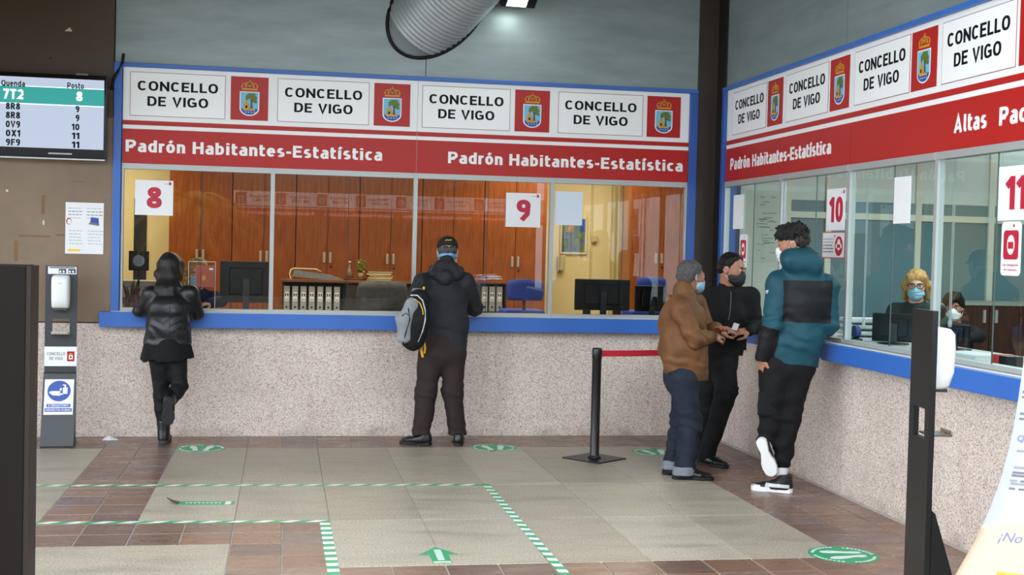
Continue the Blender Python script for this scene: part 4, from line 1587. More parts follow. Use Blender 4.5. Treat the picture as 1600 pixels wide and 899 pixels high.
MB().use(mat('grey_mirror', (150, 156, 162), 0.2, 0.4)).disc(0, p[2] - 1.015, 0.05, 0.05, -0.016, -0.0125).build('mirror_disc', r)
p = at(222, 437, 2.2)
r = thing('printer', 'pale office printer with stacked trays in the back office beside the doorway', 'printer', (p[0], 2.2, 0.86))
m = MB().use(mat('pale_grey_plastic', (190, 186, 172), 0.45)).box(-0.21, 0.21, -0.2, 0.2, 0.0, 0.30)
m.build('body', r, bevel=0.015)
MB().use(mat('pale_grey_plastic', (190, 186, 172), 0.45)).box(-0.18, 0.19, -0.18, 0.16, 0.301, 0.36).build('scanner_lid', r, bevel=0.01)
for z in (0.05, 0.14):
    MB().use(GREYM).box(-0.18, 0.18, -0.212, -0.2005, z, z + 0.06).build('paper_tray', r)
o = MB().use(WOODT).box(p[0] - 0.3, p[0] + 0.3, 1.9, 2.6, OFZ, 0.86).build('printer_table', bevel=0.005)
tag(o, 'wooden table block under the pale office printer', 'table')

a, b = at(295, 409, 0.22), at(335, 476, 0.22)
r = thing('acrylic_notice_stand', 'clear acrylic card stand with red picture inside window 8', 'card stand', ((a[0] + b[0]) / 2, 0.24, 1.02))
hw = (b[0] - a[0]) / 2
zt = a[2] - 1.02
m = MB().use(ACRYL).box(-hw, hw, 0, 0.005, 0.004, zt)
m.build('acrylic_sheet', r)
MB().use(mat('white_edge', (224, 226, 224), 0.3)).box(-hw - 0.004, -hw, -0.001, 0.006, 0, zt).box(hw, hw + 0.004, -0.001, 0.006, 0, zt).box(-hw, hw, -0.001, 0.006, zt, zt + 0.004).build('edge', r)
MB().use(mat('white_edge', (224, 226, 224), 0.3)).box(-hw, hw, -0.03, 0.05, 0, 0.0035).build('foot', r)
cd = MB().use(mat('dull_red_print', (176, 88, 72), 0.6)).box(-hw * 0.45, hw * 0.93, -0.003, -0.001, zt * 0.50, zt * 0.93).use(GOLD).disc(0.15 * hw, zt * 0.68, 0.016, 0.022, -0.004, -0.003, 12).use(PAPER).box(hw * 0.55, hw * 0.85, -0.004, -0.003, zt * 0.84, zt * 0.88)
cd.build('picture_card', r)

# ---- low cupboard with binders, and what stands on it
y0 = 5.0
xl, xr = at(441, 440, y0)[0], at(672, 440, y0)[0]
zt = at(540, 438, y0)[2]
r = thing('low_cupboard', 'long low cupboard with a dark wood top and open binder shelf in the back office', 'cupboard', ((xl + xr) / 2, y0, OFZ))
hw = (xr - xl) / 2
MB().use(WOODT).box(-hw - 0.02, hw + 0.02, -0.03, 0.42, zt - OFZ - 0.035, zt - OFZ).build('top', r, bevel=0.004)
c = MB().use(mat('dark_cupboard', (42, 32, 28), 0.5)).box(-hw, hw, 0.38, 0.40, 0, zt - OFZ - 0.036).box(-hw, -hw + 0.02, 0, 0.38, 0, zt - OFZ - 0.036).box(hw - 0.02, hw, 0, 0.38, 0, zt - OFZ - 0.036)
zs = zt - OFZ - 0.40
xm = at(541, 440, y0)[0] - (xl + xr) / 2
c.box(xm, xm + 0.02, 0, 0.38, 0, zt - OFZ - 0.036).box(-hw + 0.02, xm, 0, 0.38, zs - 0.02, zs).box(xm + 0.02, hw - 0.02, 0.0, 0.02, 0, zt - OFZ - 0.05)
c.build('carcass', r)
BINDL = mat('grey_marbled_binder', (158, 160, 160), 0.6, var=0.35, vscale=70)


def binder(label, x, y, z, group):
    r = thing('lever_arch_binder', label, 'binder', (x, y, z), 0, group)
    MB().use(BINDL).box(-0.036, 0.036, 0, 0.27, 0, 0.315).build('cover', r, bevel=0.003)
    MB().use(PAPER).box(-0.026, 0.026, -0.0012, -0.0002, 0.13, 0.24).build('spine_label', r)
    MB().use(BLK).disc(0, 0.055, 0.013, 0.013, -0.0015, -0.0002, 12).build('finger_hole', r)
    MB().use(BLK).box(-0.02, -0.006, -0.002, -0.0013, 0.19, 0.225).box(0.006, 0.02, -0.002, -0.0013, 0.19, 0.225).box(-0.018, 0.018, -0.002, -0.0013, 0.145, 0.152).build('spine_print', r)
    return r


names = ['leftmost on the shelf beside the cupboard side', 'second from the left cupboard side', 'third from the left cupboard side', 'in the middle of the row of seven', 'fifth from the left cupboard side', 'sixth, one before the last in the row', 'last in the row beside the black chair']
for i in range(7):
    x = at(448 + 13.1 * i, 460, y0)[0]
    binder('grey marbled binder ' + names[i], x, y0 + 0.02, OFZ + zs + 0.001, 'grey binders on the low cupboard shelf')
# folder pile
p = at(456, 436, y0 + 0.1)
r = thing('folder', 'thick grey folder with pale cream cover lying open on the low cupboard', 'folder', (p[0] + 0.22, y0 + 0.12, zt + 0.001))
m = MB().use(mat('cream_card', (226, 212, 176), 0.6))
arcp = [(-0.24, 0.0), (-0.255, 0.06), (-0.24, 0.115), (-0.20, 0.135), (0.08, 0.13), (0.14, 0.10), (0.14, 0.094), (0.07, 0.122), (-0.20, 0.125), (-0.228, 0.105), (-0.243, 0.06), (-0.225, 0.0)]
m.prism(arcp, -0.02, 0.22)
m.build('cover', r)
MB().use(mat('grey_folder', (122, 122, 124), 0.5, var=0.3, vscale=40)).prism([(-0.22, 0.03), (0.16, 0.0), (0.42, 0.0), (0.26, 0.055), (-0.19, 0.115)], -0.03, 0.2).build('paper_block', r)
p = at(555, 435, y0 + 0.08)
zz = zt + 0.001
r = thing('plant_saucer', 'round wooden saucer under the small plant on the low cupboard', 'saucer', (p[0], y0 + 0.12, zz))
MB().use(WOODT).lathe([(0, 0), (0.13, 0), (0.15, 0.022), (0.14, 0.022), (0.12, 0.008), (0, 0.008)]).build('dish', r)
r = thing('potted_plant', 'small green plant with yellow flowers on the low cupboard', 'potted plant', (p[0] + 0.07, y0 + 0.12, zz + 0.009))
MB().use(mat('pale_pot', (150, 130, 96), 0.6)).lathe([(0, 0), (0.03, 0), (0.04, 0.08), (0.034, 0.08), (0, 0.07)], n=16).build('pot', r)
LEAFG = mat('plant_leaf', (84, 110, 34), 0.5, var=0.3)
fo = MB().use(LEAFG)
for k in range(16):
    t = 2.4 * k
    rr = 0.02 + 0.055 * (k % 4) / 3
    c_ = Vector((rr * math.cos(t), rr * math.sin(t) * 0.7, 0.10 + 0.009 * k))
    fo.use(LEAFG if k % 4 else YELP).ball(c_, 0.028, 0.02, 0.016, 8, 5)
    fo.use(LEAFG).tube([(0, 0, 0.07), c_], 0.003, 5)
fo.build('foliage', r)
r = thing('glass_jar', 'small brown glass jar left of the potted plant on the low cupboard', 'jar', (p[0] - 0.07, y0 + 0.12, zz + 0.009))
MB().use(mat('brown_jar', (116, 84, 56), 0.3)).lathe([(0, 0), (0.045, 0), (0.05, 0.06), (0.03, 0.12), (0.012, 0.15), (0.012, 0.20), (0, 0.20)]).build('jar_body', r)
MB().use(mat('pale_blue_cap', (170, 196, 210), 0.4)).lathe([(0.0, 0.2005), (0.016, 0.2005), (0.016, 0.225), (0, 0.225)]).build('cap', r)
zc = zz
for i in range(5):
    th = 0.02 + 0.006 * (i % 2)
    p = at(592, 436, y0 + 0.1)
    r = thing('book', 'pale yellow book, %s of the stack on the low cupboard' % ['bottom one', 'second from the bottom', 'middle one', 'second from the top', 'top one'][i], 'book', (p[0] + 0.01 * (i % 3), y0 + 0.13, zc), 0.05 * (i % 3), 'book stack on the low cupboard')
    MB().use(mat('book_cover_a', (150, 116, 62), 0.6) if i % 2 else mat('book_cover_b', (112, 88, 52), 0.6)).box(-0.16, 0.15, -0.11, 0.10, 0, 0.004).box(-0.16, 0.15, -0.11, 0.10, th - 0.004, th).box(-0.16, -0.155, -0.11, 0.10, 0.004, th - 0.004).build('cover', r)
    MB().use(mat('book_pages', (226, 206, 160), 0.7)).box(-0.154, 0.146, -0.106, 0.097, 0.0041, th - 0.0041).build('pages', r)
    zc += th + 0.001


def office_chair(label, x, y, zc, w, h, m, rz=0.0):
    """chair seen from the front or back: its backrest is what shows"""
    r = thing('office_chair', label, 'chair', (x, y, OFZ), rz, 'office chairs behind the counters')
    z = zc - OFZ
    b = MB().use(m)
    n = 10
    vs, fs = [], []
    for j in range(6):
        t = j / 5
        ww = w / 2 * (0.9 + 0.1 * math.sin(math.pi * t))
        for i in range(n + 1):
            u = -1 + 2 * i / n
            vs.append((u * ww, 0.05 * u * u - 0.02, z - h / 2 + h * t + (0.02 * (1 - u * u) if j == 5 else 0)))
    N = len(vs)
    vs += [(a, q_ + 0.06, c_) for a, q_, c_ in vs]
    for j in range(5):
        for i in range(n):
            k = j * (n + 1) + i
            fs += [(k, k + 1, k + n + 2, k + n + 1), (N + k, N + k + n + 1, N + k + n + 2, N + k + 1)]
    rim = [i for i in range(n + 1)] + [j * (n + 1) + n for j in range(1, 6)] + [5 * (n + 1) + i for i in range(n - 1, -1, -1)] + [j * (n + 1) for j in range(4, 0, -1)]
    for a, c_ in zip(rim, rim[1:] + rim[:1]):
        fs.append((c_, a, N + a, N + c_))
    b.add(vs, fs, True).build('backrest', r)
    sz = z - h / 2 - 0.14
    MB().use(m).box(-0.23, 0.23, 0.02, 0.46, sz - 0.04, sz + 0.03).build('seat', r, bevel=0.02)
    MB().use(BLK).tube([(0, 0.05, z), (0, 0.10, z - h / 2 - 0.05), (0, 0.12, sz - 0.05)], 0.02, 8).build('back_support', r)
    MB().use(BLK).cyl((0, 0.24, 0.07), 0.03, sz - 0.11, 12).build('gas_column', r)
    for k in range(5):
        t = 2 * math.pi * k / 5
        lg = MB().use(BLK).tube([(0, 0.24, 0.08), (0.27 * math.cos(t), 0.24 + 0.27 * math.sin(t), 0.06)], 0.018, 8).build('leg', r)
        MB().use(BLK).ball((0.27 * math.cos(t), 0.24 + 0.27 * math.sin(t), 0.026), 0.025).build('caster', lg)
    return r


GREYF = mat('dark_grey_fabric', (72, 72, 72), 0.7, var=0.3, vscale=12)
BLUEF = mat('blue_fabric', (34, 62, 160), 0.7)
p = at(598, 466, 3.4)
office_chair('dark grey padded office chair in front of the low cupboard', p[0], 3.4, p[2], 0.58, 0.34, GREYF)
p = at(1020, 447, 3.0)
office_chair('blue office chair behind the dark monitor at the right end of the back counter', p[0], 3.0, p[2] - 0.05, 0.36, 0.26, BLUEF)
p = at(822, 452, 3.2)
office_chair('blue office chair under number 9 in the back office', p[0], 3.2, p[2] - 0.02, 0.42, 0.22, BLUEF)

# second shelf with binders right of the man in the cap
xl2, xr2 = at(744, 440, y0)[0], at(792, 440, y0)[0]
r = thing('binder_shelf', 'small dark shelf with three binders right of the man in the cap', 'shelf', ((xl2 + xr2) / 2, y0, OFZ))
hw = (xr2 - xl2) / 2
zt2 = at(770, 444, y0)[2] - OFZ
MB().use(mat('dark_cupboard', (42, 32, 28), 0.5)).box(-hw, hw, 0.38, 0.40, 0, zt2).box(-hw, -hw + 0.02, 0, 0.38, 0, zt2).box(hw - 0.02, hw, 0, 0.38, 0, zt2).box(-hw + 0.02, hw - 0.02, 0, 0.38, zt2 - 0.37, zt2 - 0.35).build('carcass', r)
MB().use(WOODT).box(-hw - 0.01, hw + 0.01, -0.01, 0.40, zt2, zt2 + 0.02).build('top', r)
for i, lab in enumerate(('nearest the man in the cap', 'second from the man in the cap', 'third from the man in the cap')):
    binder('grey marbled binder on the small shelf, ' + lab, at(758 + 11.5 * i, 460, y0)[0], y0 + 0.02, OFZ + zt2 - 0.349, 'grey binders on the small shelf')
p = at(764, 436, 0.28)
r = thing('paper_stack', 'loose white and pink papers on an acrylic box beside the man in the cap', 'papers', (p[0], 0.34, 1.02))
MB().use(ACRYL).box(-0.075, 0.085, -0.08, 0.08, 0.0, p[2] - 1.03).build('acrylic_box', r)
pp = MB().use(PAPER)
z = p[2] - 1.029
for k in range(7):
    pp.use(PAPER if k % 3 else mat('pink_paper', (206, 120, 124), 0.6)).box(-0.10, 0.09, -0.10, 0.09, z, z + 0.006, Matrix.Rotation(0.12 * (k % 4 - 1.5), 4, 'Z') @ Matrix.Rotation(0.06 * (k % 3 - 1), 4, 'Y'))
    z += 0.0065
pp.build('paper_pile', r)

# ---- things of the window right of number 9
p = at(939, 432, 0.62)
r = thing('letter_tray', 'black three tier letter tray filled with papers above the monitor', 'letter tray', (p[0], 0.56, 1.02), 0.05)
for i in range(3):
    z = 0.10 + 0.075 * i + 0.04
    tr = MB().use(BLK).box(-0.15, 0.15, -0.12, 0.12, z, z + 0.004).box(-0.15, -0.146, -0.12, 0.12, z + 0.004, z + 0.03).box(0.146, 0.15, -0.12, 0.12, z + 0.004, z + 0.03).build('tray', r)
    MB().use(PAPER).box(-0.13, 0.13, -0.125, 0.10, z + 0.005, z + 0.024).build('paper', tr)
MB().use(BLK).box(-0.15, -0.14, -0.10, 0.11, 0, 0.32).box(0.14, 0.15, -0.10, 0.11, 0, 0.32).build('side_frame', r)

a, b = at(876, 338, 6.58), at(917, 398, 6.58)
r = thing('framed_poster', 'framed colourful poster on the cream wall below the blank sheet', 'poster', ((a[0] + b[0]) / 2, 6.605, (a[2] + b[2]) / 2))
hw, hh = (b[0] - a[0]) / 2, (a[2] - b[2]) / 2
MB().use(mat('pale_frame', (222, 212, 180), 0.4)).box(-hw, hw, -0.02, 0.01, -hh, hh).build('frame', r, bevel=0.004)
pc = MB()
cols = [mat('poster_' + n_, c_, 0.6, var=0.4, vscale=14) for n_, c_ in (('olive', (110, 118, 70)), ('slate', (92, 110, 134)), ('orange', (188, 124, 70)), ('green', (70, 96, 44)), ('blue', (44, 90, 168)))]
for j in range(5):
    for i in range(4):
        k = cols[4] if (i == 3 and j > 2) else random.choice(cols[:4])
        x0_, x1_ = -hw + 0.03 + (2 * hw - 0.06) * i / 4, -hw + 0.03 + (2 * hw - 0.06) * (i + 1) / 4
        z0_, z1_ = -hh + 0.03 + (2 * hh - 0.06) * j / 5, -hh + 0.03 + (2 * hh - 0.06) * (j + 1) / 5
        pc.use(k).box(x0_, x1_, -0.022, -0.0201, z0_, z1_)
pc.build('picture', r)
p = at(928, 374, 6.6)
o = MB().use(mat('yellowed_plastic', (206, 190, 140), 0.5)).box(p[0] - 0.04, p[0] + 0.04, 6.565, 6.60, p[2] - 0.05, p[2] + 0.05).box(p[0] - 0.02, p[0] + 0.03, 6.55, 6.565, p[2] - 0.035, p[2] - 0.01).build('thermostat', bevel=0.006)
tag(o, 'small yellowed thermostat on the cream wall right of the poster', 'thermostat')
p = at(876, 411, 6.6)
r = thing('wall_phone', 'pale wall telephone on the cream wall under the poster', 'telephone', (p[0], 6.58, p[2]))
MB().use(MATS['yellowed_plastic']).box(-0.05, 0.05, -0.02, 0.02, -0.10, 0.10).build('base', r, bevel=0.008)
MB().use(MATS['yellowed_plastic']).box(-0.028, 0.028, -0.055, -0.021, -0.11, 0.11).build('handset', r, bevel=0.012)

# ---- behind the side counter
a, b = at(1181, 303, 0.58), at(1214, 410, 0.58)
r = thing('wall_plan', 'sheet with a faint floor plan on the pale partition behind the side glass', 'plan', ((a[0] + b[0]) / 2, 0.596, (a[2] + b[2]) / 2))
hw, hh = (b[0] - a[0]) / 2, (a[2] - b[2]) / 2
MB().use(mat('pale_plan_paper', (196, 206, 196), 0.6)).box(-hw, hw, -0.002, 0.002, -hh, hh).build('sheet', r)
m = MB().use(mat('plan_ink', (104, 116, 112), 0.6))
for k in range(26):
    x, z = random.uniform(-hw * 0.85, hw * 0.5), random.gauss(0.02, hh * 0.45)
    z = max(-hh * 0.9, min(hh * 0.9, z))
    m.box(x, min(hw * 0.9, x + random.uniform(0.02, 0.12)), -0.003, -0.002, z, z + 0.006)
m.build('plan_print', r)
a, b = at(1500, 472, 0.05), at(1640, 472, 0.05)
r = thing('dark_cabinet', 'long low dark wood cabinet behind the two clerks of the side counter', 'cabinet', ((a[0] + b[0]) / 2, 0.05, OFZ))
hw, H = (b[0] - a[0]) / 2, a[2] - OFZ
MB().use(WOODD).box(-hw, hw, 0.022, 0.45, 0, H - 0.03).build('body', r)
MB().use(mat('pale_worktop', (150, 150, 140), 0.4)).box(-hw - 0.01, hw + 0.01, -0.01, 0.46, H - 0.0295, H).build('top', r)
for k in range(3):
    x0_ = -hw + 2 * hw * k / 3
    d_ = MB().use(WOODD).box(x0_ + 0.004, x0_ + 2 * hw / 3 - 0.004, 0, 0.020, 0.03, H - 0.036).build('door', r, bevel=0.003)
    xh = x0_ + (0.06 if k % 2 else 2 * hw / 3 - 0.06)
    MB().use(HANDLE).box(xh - 0.012, xh + 0.012, -0.02, -0.001, H - 0.19, H - 0.07).build('handle', d_)


def on_side_desk(px, py, x):
    return atx(px, py, x)


p = atx(1350, 508, 0.45)
r = thing('paper_tray_stack', 'stack of white paper trays beside the monitor at the side counter', 'letter tray', (0.45, p[1], 1.01), RIGHT)
for i in range(4):
    z = 0.012 + 0.045 * i
    t_ = MB().use(mat('grey_tray', (150, 156, 160), 0.4)).box(-0.12, 0.12, -0.15, 0.15, z - 0.012, z - 0.008).build('tray', r)
    MB().use(PAPER).box(-0.115, 0.115, -0.155, 0.14, z - 0.0075, z + 0.016).build('paper', t_)
p = atx(1338, 507, 0.22)
r = thing('tape_dispenser', 'round blue tape dispenser on a black base at the side counter', 'tape dispenser', (0.22, p[1], 1.01), RIGHT)
MB().use(BLK).box(-0.05, 0.05, -0.03, 0.03, 0, 0.04).build('base', r, bevel=0.006)
MB().use(mat('blue_plastic', (28, 60, 130), 0.35)).disc(0, 0.085, 0.045, 0.045, -0.02, 0.02, 20).build('roll', r, bevel=0.004)
for (px, py, x, w, dp, lab) in ((1452, 525, 0.34, 0.20, 0.18, 'white paper stack on the side desk behind the sanitizer stand'), (1520, 548, 0.35, 0.34, 0.22, 'white paper stack on the side desk left of the red card reader')):
    p = atx(px, py, x)
    r = thing('paper_stack', lab, 'papers', (x, p[1], 1.01), RIGHT + 0.15, 'paper stacks on the side desk')
    m = MB().use(PAPER)
    for k in range(6):
        m.box(-w / 2, w / 2, -dp / 2, dp / 2, 0.008 * k, 0.008 * k + 0.007, Matrix.Rotation(0.05 * (k % 3 - 1), 4, 'Z'))
    m.build('paper_pile', r)
p = atx(1575, 552, 0.22)
r = thing('card_reader', 'red and black card reader on the side desk under number 11', 'card reader', (0.22, p[1], 1.01), RIGHT)
MB().use(mat('red_plastic', (190, 34, 40), 0.4)).box(-0.075, -0.012, -0.05, 0.05, 0, 0.085).build('red_half', r, bevel=0.006)
MB().use(BLK).box(-0.011, 0.075, -0.05, 0.05, 0, 0.082).build('black_half', r, bevel=0.006)
p = atx(1468, 486, 0.50)
r = thing('webcam', 'round black webcam on a stalk beside the second clerk', 'webcam', (0.50, p[1], 1.01), RIGHT)
MB().use(BLK).box(-0.04, 0.04, -0.03, 0.03, 0, 0.015).box(-0.008, 0.008, -0.006, 0.006, 0.015, p[2] - 1.06).build('stand', r)
MB().use(BLK).disc(0, p[2] - 1.01, 0.052, 0.052, -0.025, 0.02, 24).build('head', r, bevel=0.006)
MB().use(mat('dark_lens', (36, 40, 46), 0.15)).disc(0, p[2] - 1.01, 0.030, 0.030, -0.029, -0.0255, 20).build('lens', r)
p = atx(1496, 520, 0.74)
monitor('small dark monitor in front of the second clerk', (0.74, p[1], 1.105), 0.17, 0.15, math.radians(-60), 1.01)

CORD = mat('white_cord', (176, 182, 182), 0.6)
for (px, pyb, lab) in ((1349, 514, 'white blind cord hanging behind the glass right of number 10'), (1484, 512, 'white blind cord hanging behind the glass left of number 11')):
    a, b = atx(px + 4, 272, 0.13), atx(px, pyb, 0.13)
    r = thing('blind_cord', lab, 'cord', (0.13, b[1], b[2]), 0, 'blind cords of the side windows')
    L = 2.99 - b[2]
    MB().use(CORD).tube([(0, -0.008, 0.05), (0, -0.012, L)], 0.0026, 6).tube([(0, 0.008, 0.05), (0, 0.012, L)], 0.0026, 6).build('cord', r)
    MB().use(CORD).lathe([(0, 0), (0.011, 0.002), (0.013, 0.03), (0.005, 0.055), (0, 0.056)], n=10).build('tassel', r)

# ================================================================== PEOPLE
V3 = lambda *a: np.array(a if len(a) > 1 else a[0], float)
UP = np.array([0, 0, 1.0])


def nrm(v):
    v = np.asarray(v, float)
    return v / (np.linalg.norm(v) + 1e-12)


_LAT = rng.standard_normal((24, 24, 24)).astype(np.float32)


def vnoise(P, scale):
    """smooth lattice noise, about -1..1; P (...,3)"""
    q = P * scale + 100.0
    i = np.floor(q).astype(int)
    f = (q - i).astype(np.float32)
    f = f * f * (3 - 2 * f)
    out = 0
    for dx in (0, 1):
        for dy in (0, 1):
            for dz in (0, 1):
                w = (f[..., 0] if dx else 1 - f[..., 0]) * (f[..., 1] if dy else 1 - f[..., 1]) * (f[..., 2] if dz else 1 - f[..., 2])
                out = out + w * _LAT[(i[..., 0] + dx) % 24, (i[..., 1] + dy) % 24, (i[..., 2] + dz) % 24]
    return out


class Sdf:
    """a soft union of tapered limbs and ellipsoids, turned into one continuous mesh"""

    def __init__(s, h=0.008):
        s.h, s.ops, s.lo, s.hi = h, [], [], []

    def _bb(s, lo, hi):
        s.lo.append(lo)
        s.hi.append(hi)

    def seg(s, a, b, ra, rb=None, k=0.03, right=None):
        a, b = V3(a), V3(b)
        rb = ra if rb is None else rb
        ra = ra if isinstance(ra, tuple) else (ra, ra)
        rb = rb if isinstance(rb, tuple) else (rb, rb)
        m = max(ra + rb)
        lo, hi = np.minimum(a, b) - m, np.maximum(a, b) + m
        s._bb(lo, hi)
        ab = b - a
        L2 = max(ab @ ab, 1e-12)
        w = nrm(ab)
        if right is None:
            right = UP if abs(w[2]) < 0.9 else V3(1, 0, 0)
        u = nrm(right - w * (right @ w))
        v = np.cross(w, u)

        def fn(P):
            q = P - a
            t = np.clip((q @ ab) / L2, 0, 1)
            ru = ra[0] + (rb[0] - ra[0]) * t
            rv = ra[1] + (rb[1] - ra[1]) * t
            c = q - t[..., None] * ab
            rm = np.minimum(ru, rv)
            return (np.sqrt(((c @ u) / ru) ** 2 + ((c @ v) / rv) ** 2 + ((c @ w) / rm) ** 2 + 1e-12) - 1) * rm
        s.ops.append(('u', lo, hi, fn, k))
        return s

    def chain(s, pts, rs, k=0.03, right=None):
        for i in range(len(pts) - 1):
            s.seg(pts[i], pts[i + 1], rs[i], rs[i + 1], k, right)
        return s

    def ell(s, c, r, ax=None, k=0.02, op='u'):
        c, r = V3(c), V3(r)
        A = np.eye(3) if ax is None else np.array(ax)
        m = r.max()
        lo, hi = c - m, c + m
        if op == 'u':
            s._bb(lo, hi)

        def fn(P):
            q = (P - c) @ A.T / r
            return (np.sqrt((q * q).sum(-1) + 1e-12) - 1) * r.min()
        s.ops.append((op, lo, hi, fn, k))
        return s

    def cut(s, p, n, k=0.0):
        """keep what lies against the normal n of the plane through p"""
        p, n = V3(p), nrm(n)
        s.ops.append(('i', None, None, lambda P: (P - p) @ n, k))
        return s

    def ripple(s, amp, scale, stretch=(1, 1, 1), where=None):
        st = V3(stretch)

        def fn(P):
            d = amp * vnoise(P * st, scale)
            return d if where is None else d * where(P)
        s.ops.append(('n', None, None, fn, 0))
        return s

    def folds(s, c, axis, amp, freq, rad):
        """soft creases across an axis around a joint"""
        c, axis = V3(c), nrm(axis)

        def fn(P):
            q = P - c
            fall = np.exp(-(q * q).sum(-1) / (rad * rad))
            return amp * np.sin(freq * (q @ axis) + 2.5 * vnoise(P, 9)) * fall
        s.ops.append(('n', None, None, fn, 0))
        return s

    def mesh(s):
        h = s.h
        lo = np.min(s.lo, 0) - 3 * h - 0.01
        hi = np.max(s.hi, 0) + 3 * h + 0.01
        n = np.ceil((hi - lo) / h).astype(int) + 1
        D = np.full(n, 0.09, np.float32)
        ax = [lo[i] + h * np.arange(n[i]) for i in range(3)]

        def grid(sl):
            return np.stack(np.meshgrid(ax[0][sl[0]], ax[1][sl[1]], ax[2][sl[2]], indexing='ij'), -1)
        for op, l, g, fn, k in s.ops:
            if l is None:
                sl = (slice(None),) * 3
                if op == 'n':
                    P = grid(sl)
                    m = np.abs(D) < 0.03
                    D[m] += fn(P[m]).astype(np.float32)
                else:
                    d = fn(grid(sl)).astype(np.float32)
                    if k > 0:
                        hh = np.maximum(k - np.abs(D - d), 0) / k
                        D = np.maximum(D, d) + hh * hh * k / 4
                    else:
                        D = np.maximum(D, d)
                continue
            pad = 0.07 + k
            i0 = np.clip(np.floor((l - pad - lo) / h).astype(int), 0, n - 1)
            i1 = np.clip(np.ceil((g + pad - lo) / h).astype(int) + 1, 1, n)
            sl = tuple(slice(i0[i], i1[i]) for i in range(3))
            d = fn(grid(sl)).astype(np.float32)
            A = D[sl]
            if op == 'u':
                hh = np.maximum(k - np.abs(A - d), 0) / max(k, 1e-6)
                D[sl] = np.minimum(A, d) - hh * hh * k / 4
            else:
                d = -d
                hh = np.maximum(k - np.abs(A - d), 0) / max(k, 1e-6)
                D[sl] = np.maximum(A, d) + hh * hh * k / 4
        D[0], D[-1], D[:, 0], D[:, -1], D[:, :, 0], D[:, :, -1] = (0.09,) * 6
        S = D < 0
        c = S[:-1, :-1, :-1].astype(np.int8)
        cs = c.copy()
        cs[:] = 0
        for a in (0, 1):
            for b in (0, 1):
                for e in (0, 1):
                    cs += S[a:n[0] - 1 + a, b:n[1] - 1 + b, e:n[2] - 1 + e]
        I = np.argwhere((cs > 0) & (cs < 8))
        corners = np.array([(a, b, e) for a in (0, 1) for b in (0, 1) for e in (0, 1)])
        vals = np.stack([D[I[:, 0] + q[0], I[:, 1] + q[1], I[:, 2] + q[2]] for q in corners], 1)
        acc = np.zeros((len(I), 3))
        cnt = np.zeros(len(I))
        for p in range(8):
            for q in range(p + 1, 8):
                if np.abs(corners[p] - corners[q]).sum() != 1:
                    continue
                a, b = vals[:, p], vals[:, q]
                m = (a < 0) != (b < 0)
                t = np.where(m, a / np.where(m, a - b, 1), 0)
                acc += np.where(m[:, None], corners[p] + t[:, None] * (corners[q] - corners[p]), 0)
                cnt += m
        V = lo + h * (I + acc / cnt[:, None])
        idx = np.full(n - 1, -1, np.int64)
        idx[I[:, 0], I[:, 1], I[:, 2]] = np.arange(len(I))
        F = []
        for axn, (u, v) in enumerate(((1, 2), (2, 0), (0, 1))):
            sa = [slice(None)] * 3
            sb = [slice(None)] * 3
            sa[axn], sb[axn] = slice(0, -1), slice(1, None)
            A, B = S[tuple(sa)], S[tuple(sb)]
            E = np.argwhere(A != B)
            E = E[(E[:, u] > 0) & (E[:, v] > 0) & (E[:, u] < n[u] - 1) & (E[:, v] < n[v] - 1)]
            ins = A[E[:, 0], E[:, 1], E[:, 2]]
            eu, ev = np.eye(3, dtype=int)[u], np.eye(3, dtype=int)[v]
            g = lambda q: idx[q[:, 0], q[:, 1], q[:, 2]]
            quad = np.stack([g(E - eu - ev), g(E - ev), g(E), g(E - eu)], 1)
            quad[~ins] = quad[~ins][:, ::-1]
            F.append(quad)
        F = np.concatenate(F)
        return V, F[(F >= 0).all(1)]

    def build(s, name, root, mats, pick=None):
        V, F = s.mesh()
        off, q_ = V3(0, 0, 0), root
        while q_ is not None:
            off, q_ = off + V3(q_.location), q_.parent
        me = bpy.data.meshes.new(name)
        me.vertices.add(len(V))
        me.vertices.foreach_set('co', (V - off).ravel())
        me.loops.add(len(F) * 4)
        me.loops.foreach_set('vertex_index', F.ravel().astype(np.int32))
        me.polygons.add(len(F))
        me.polygons.foreach_set('loop_start', np.arange(0, len(F) * 4, 4, dtype=np.int32))
        mats = mats if isinstance(mats, (list, tuple)) else [mats]
        for m in mats:
            me.materials.append(m)
        if pick is not None:
            me.polygons.foreach_set('material_index', pick(V[F].mean(1)).astype(np.int32))
        me.polygons.foreach_set('use_smooth', np.ones(len(F), bool))
        me.update(calc_edges=True)
        o = bpy.data.objects.new(name, me)
        COL.objects.link(o)
        if root is not None:
            o.parent = root
        return o


def frame(f, u=UP):
    f = nrm(f)
    r = nrm(np.cross(f, u))
    return r, f, np.cross(r, f)


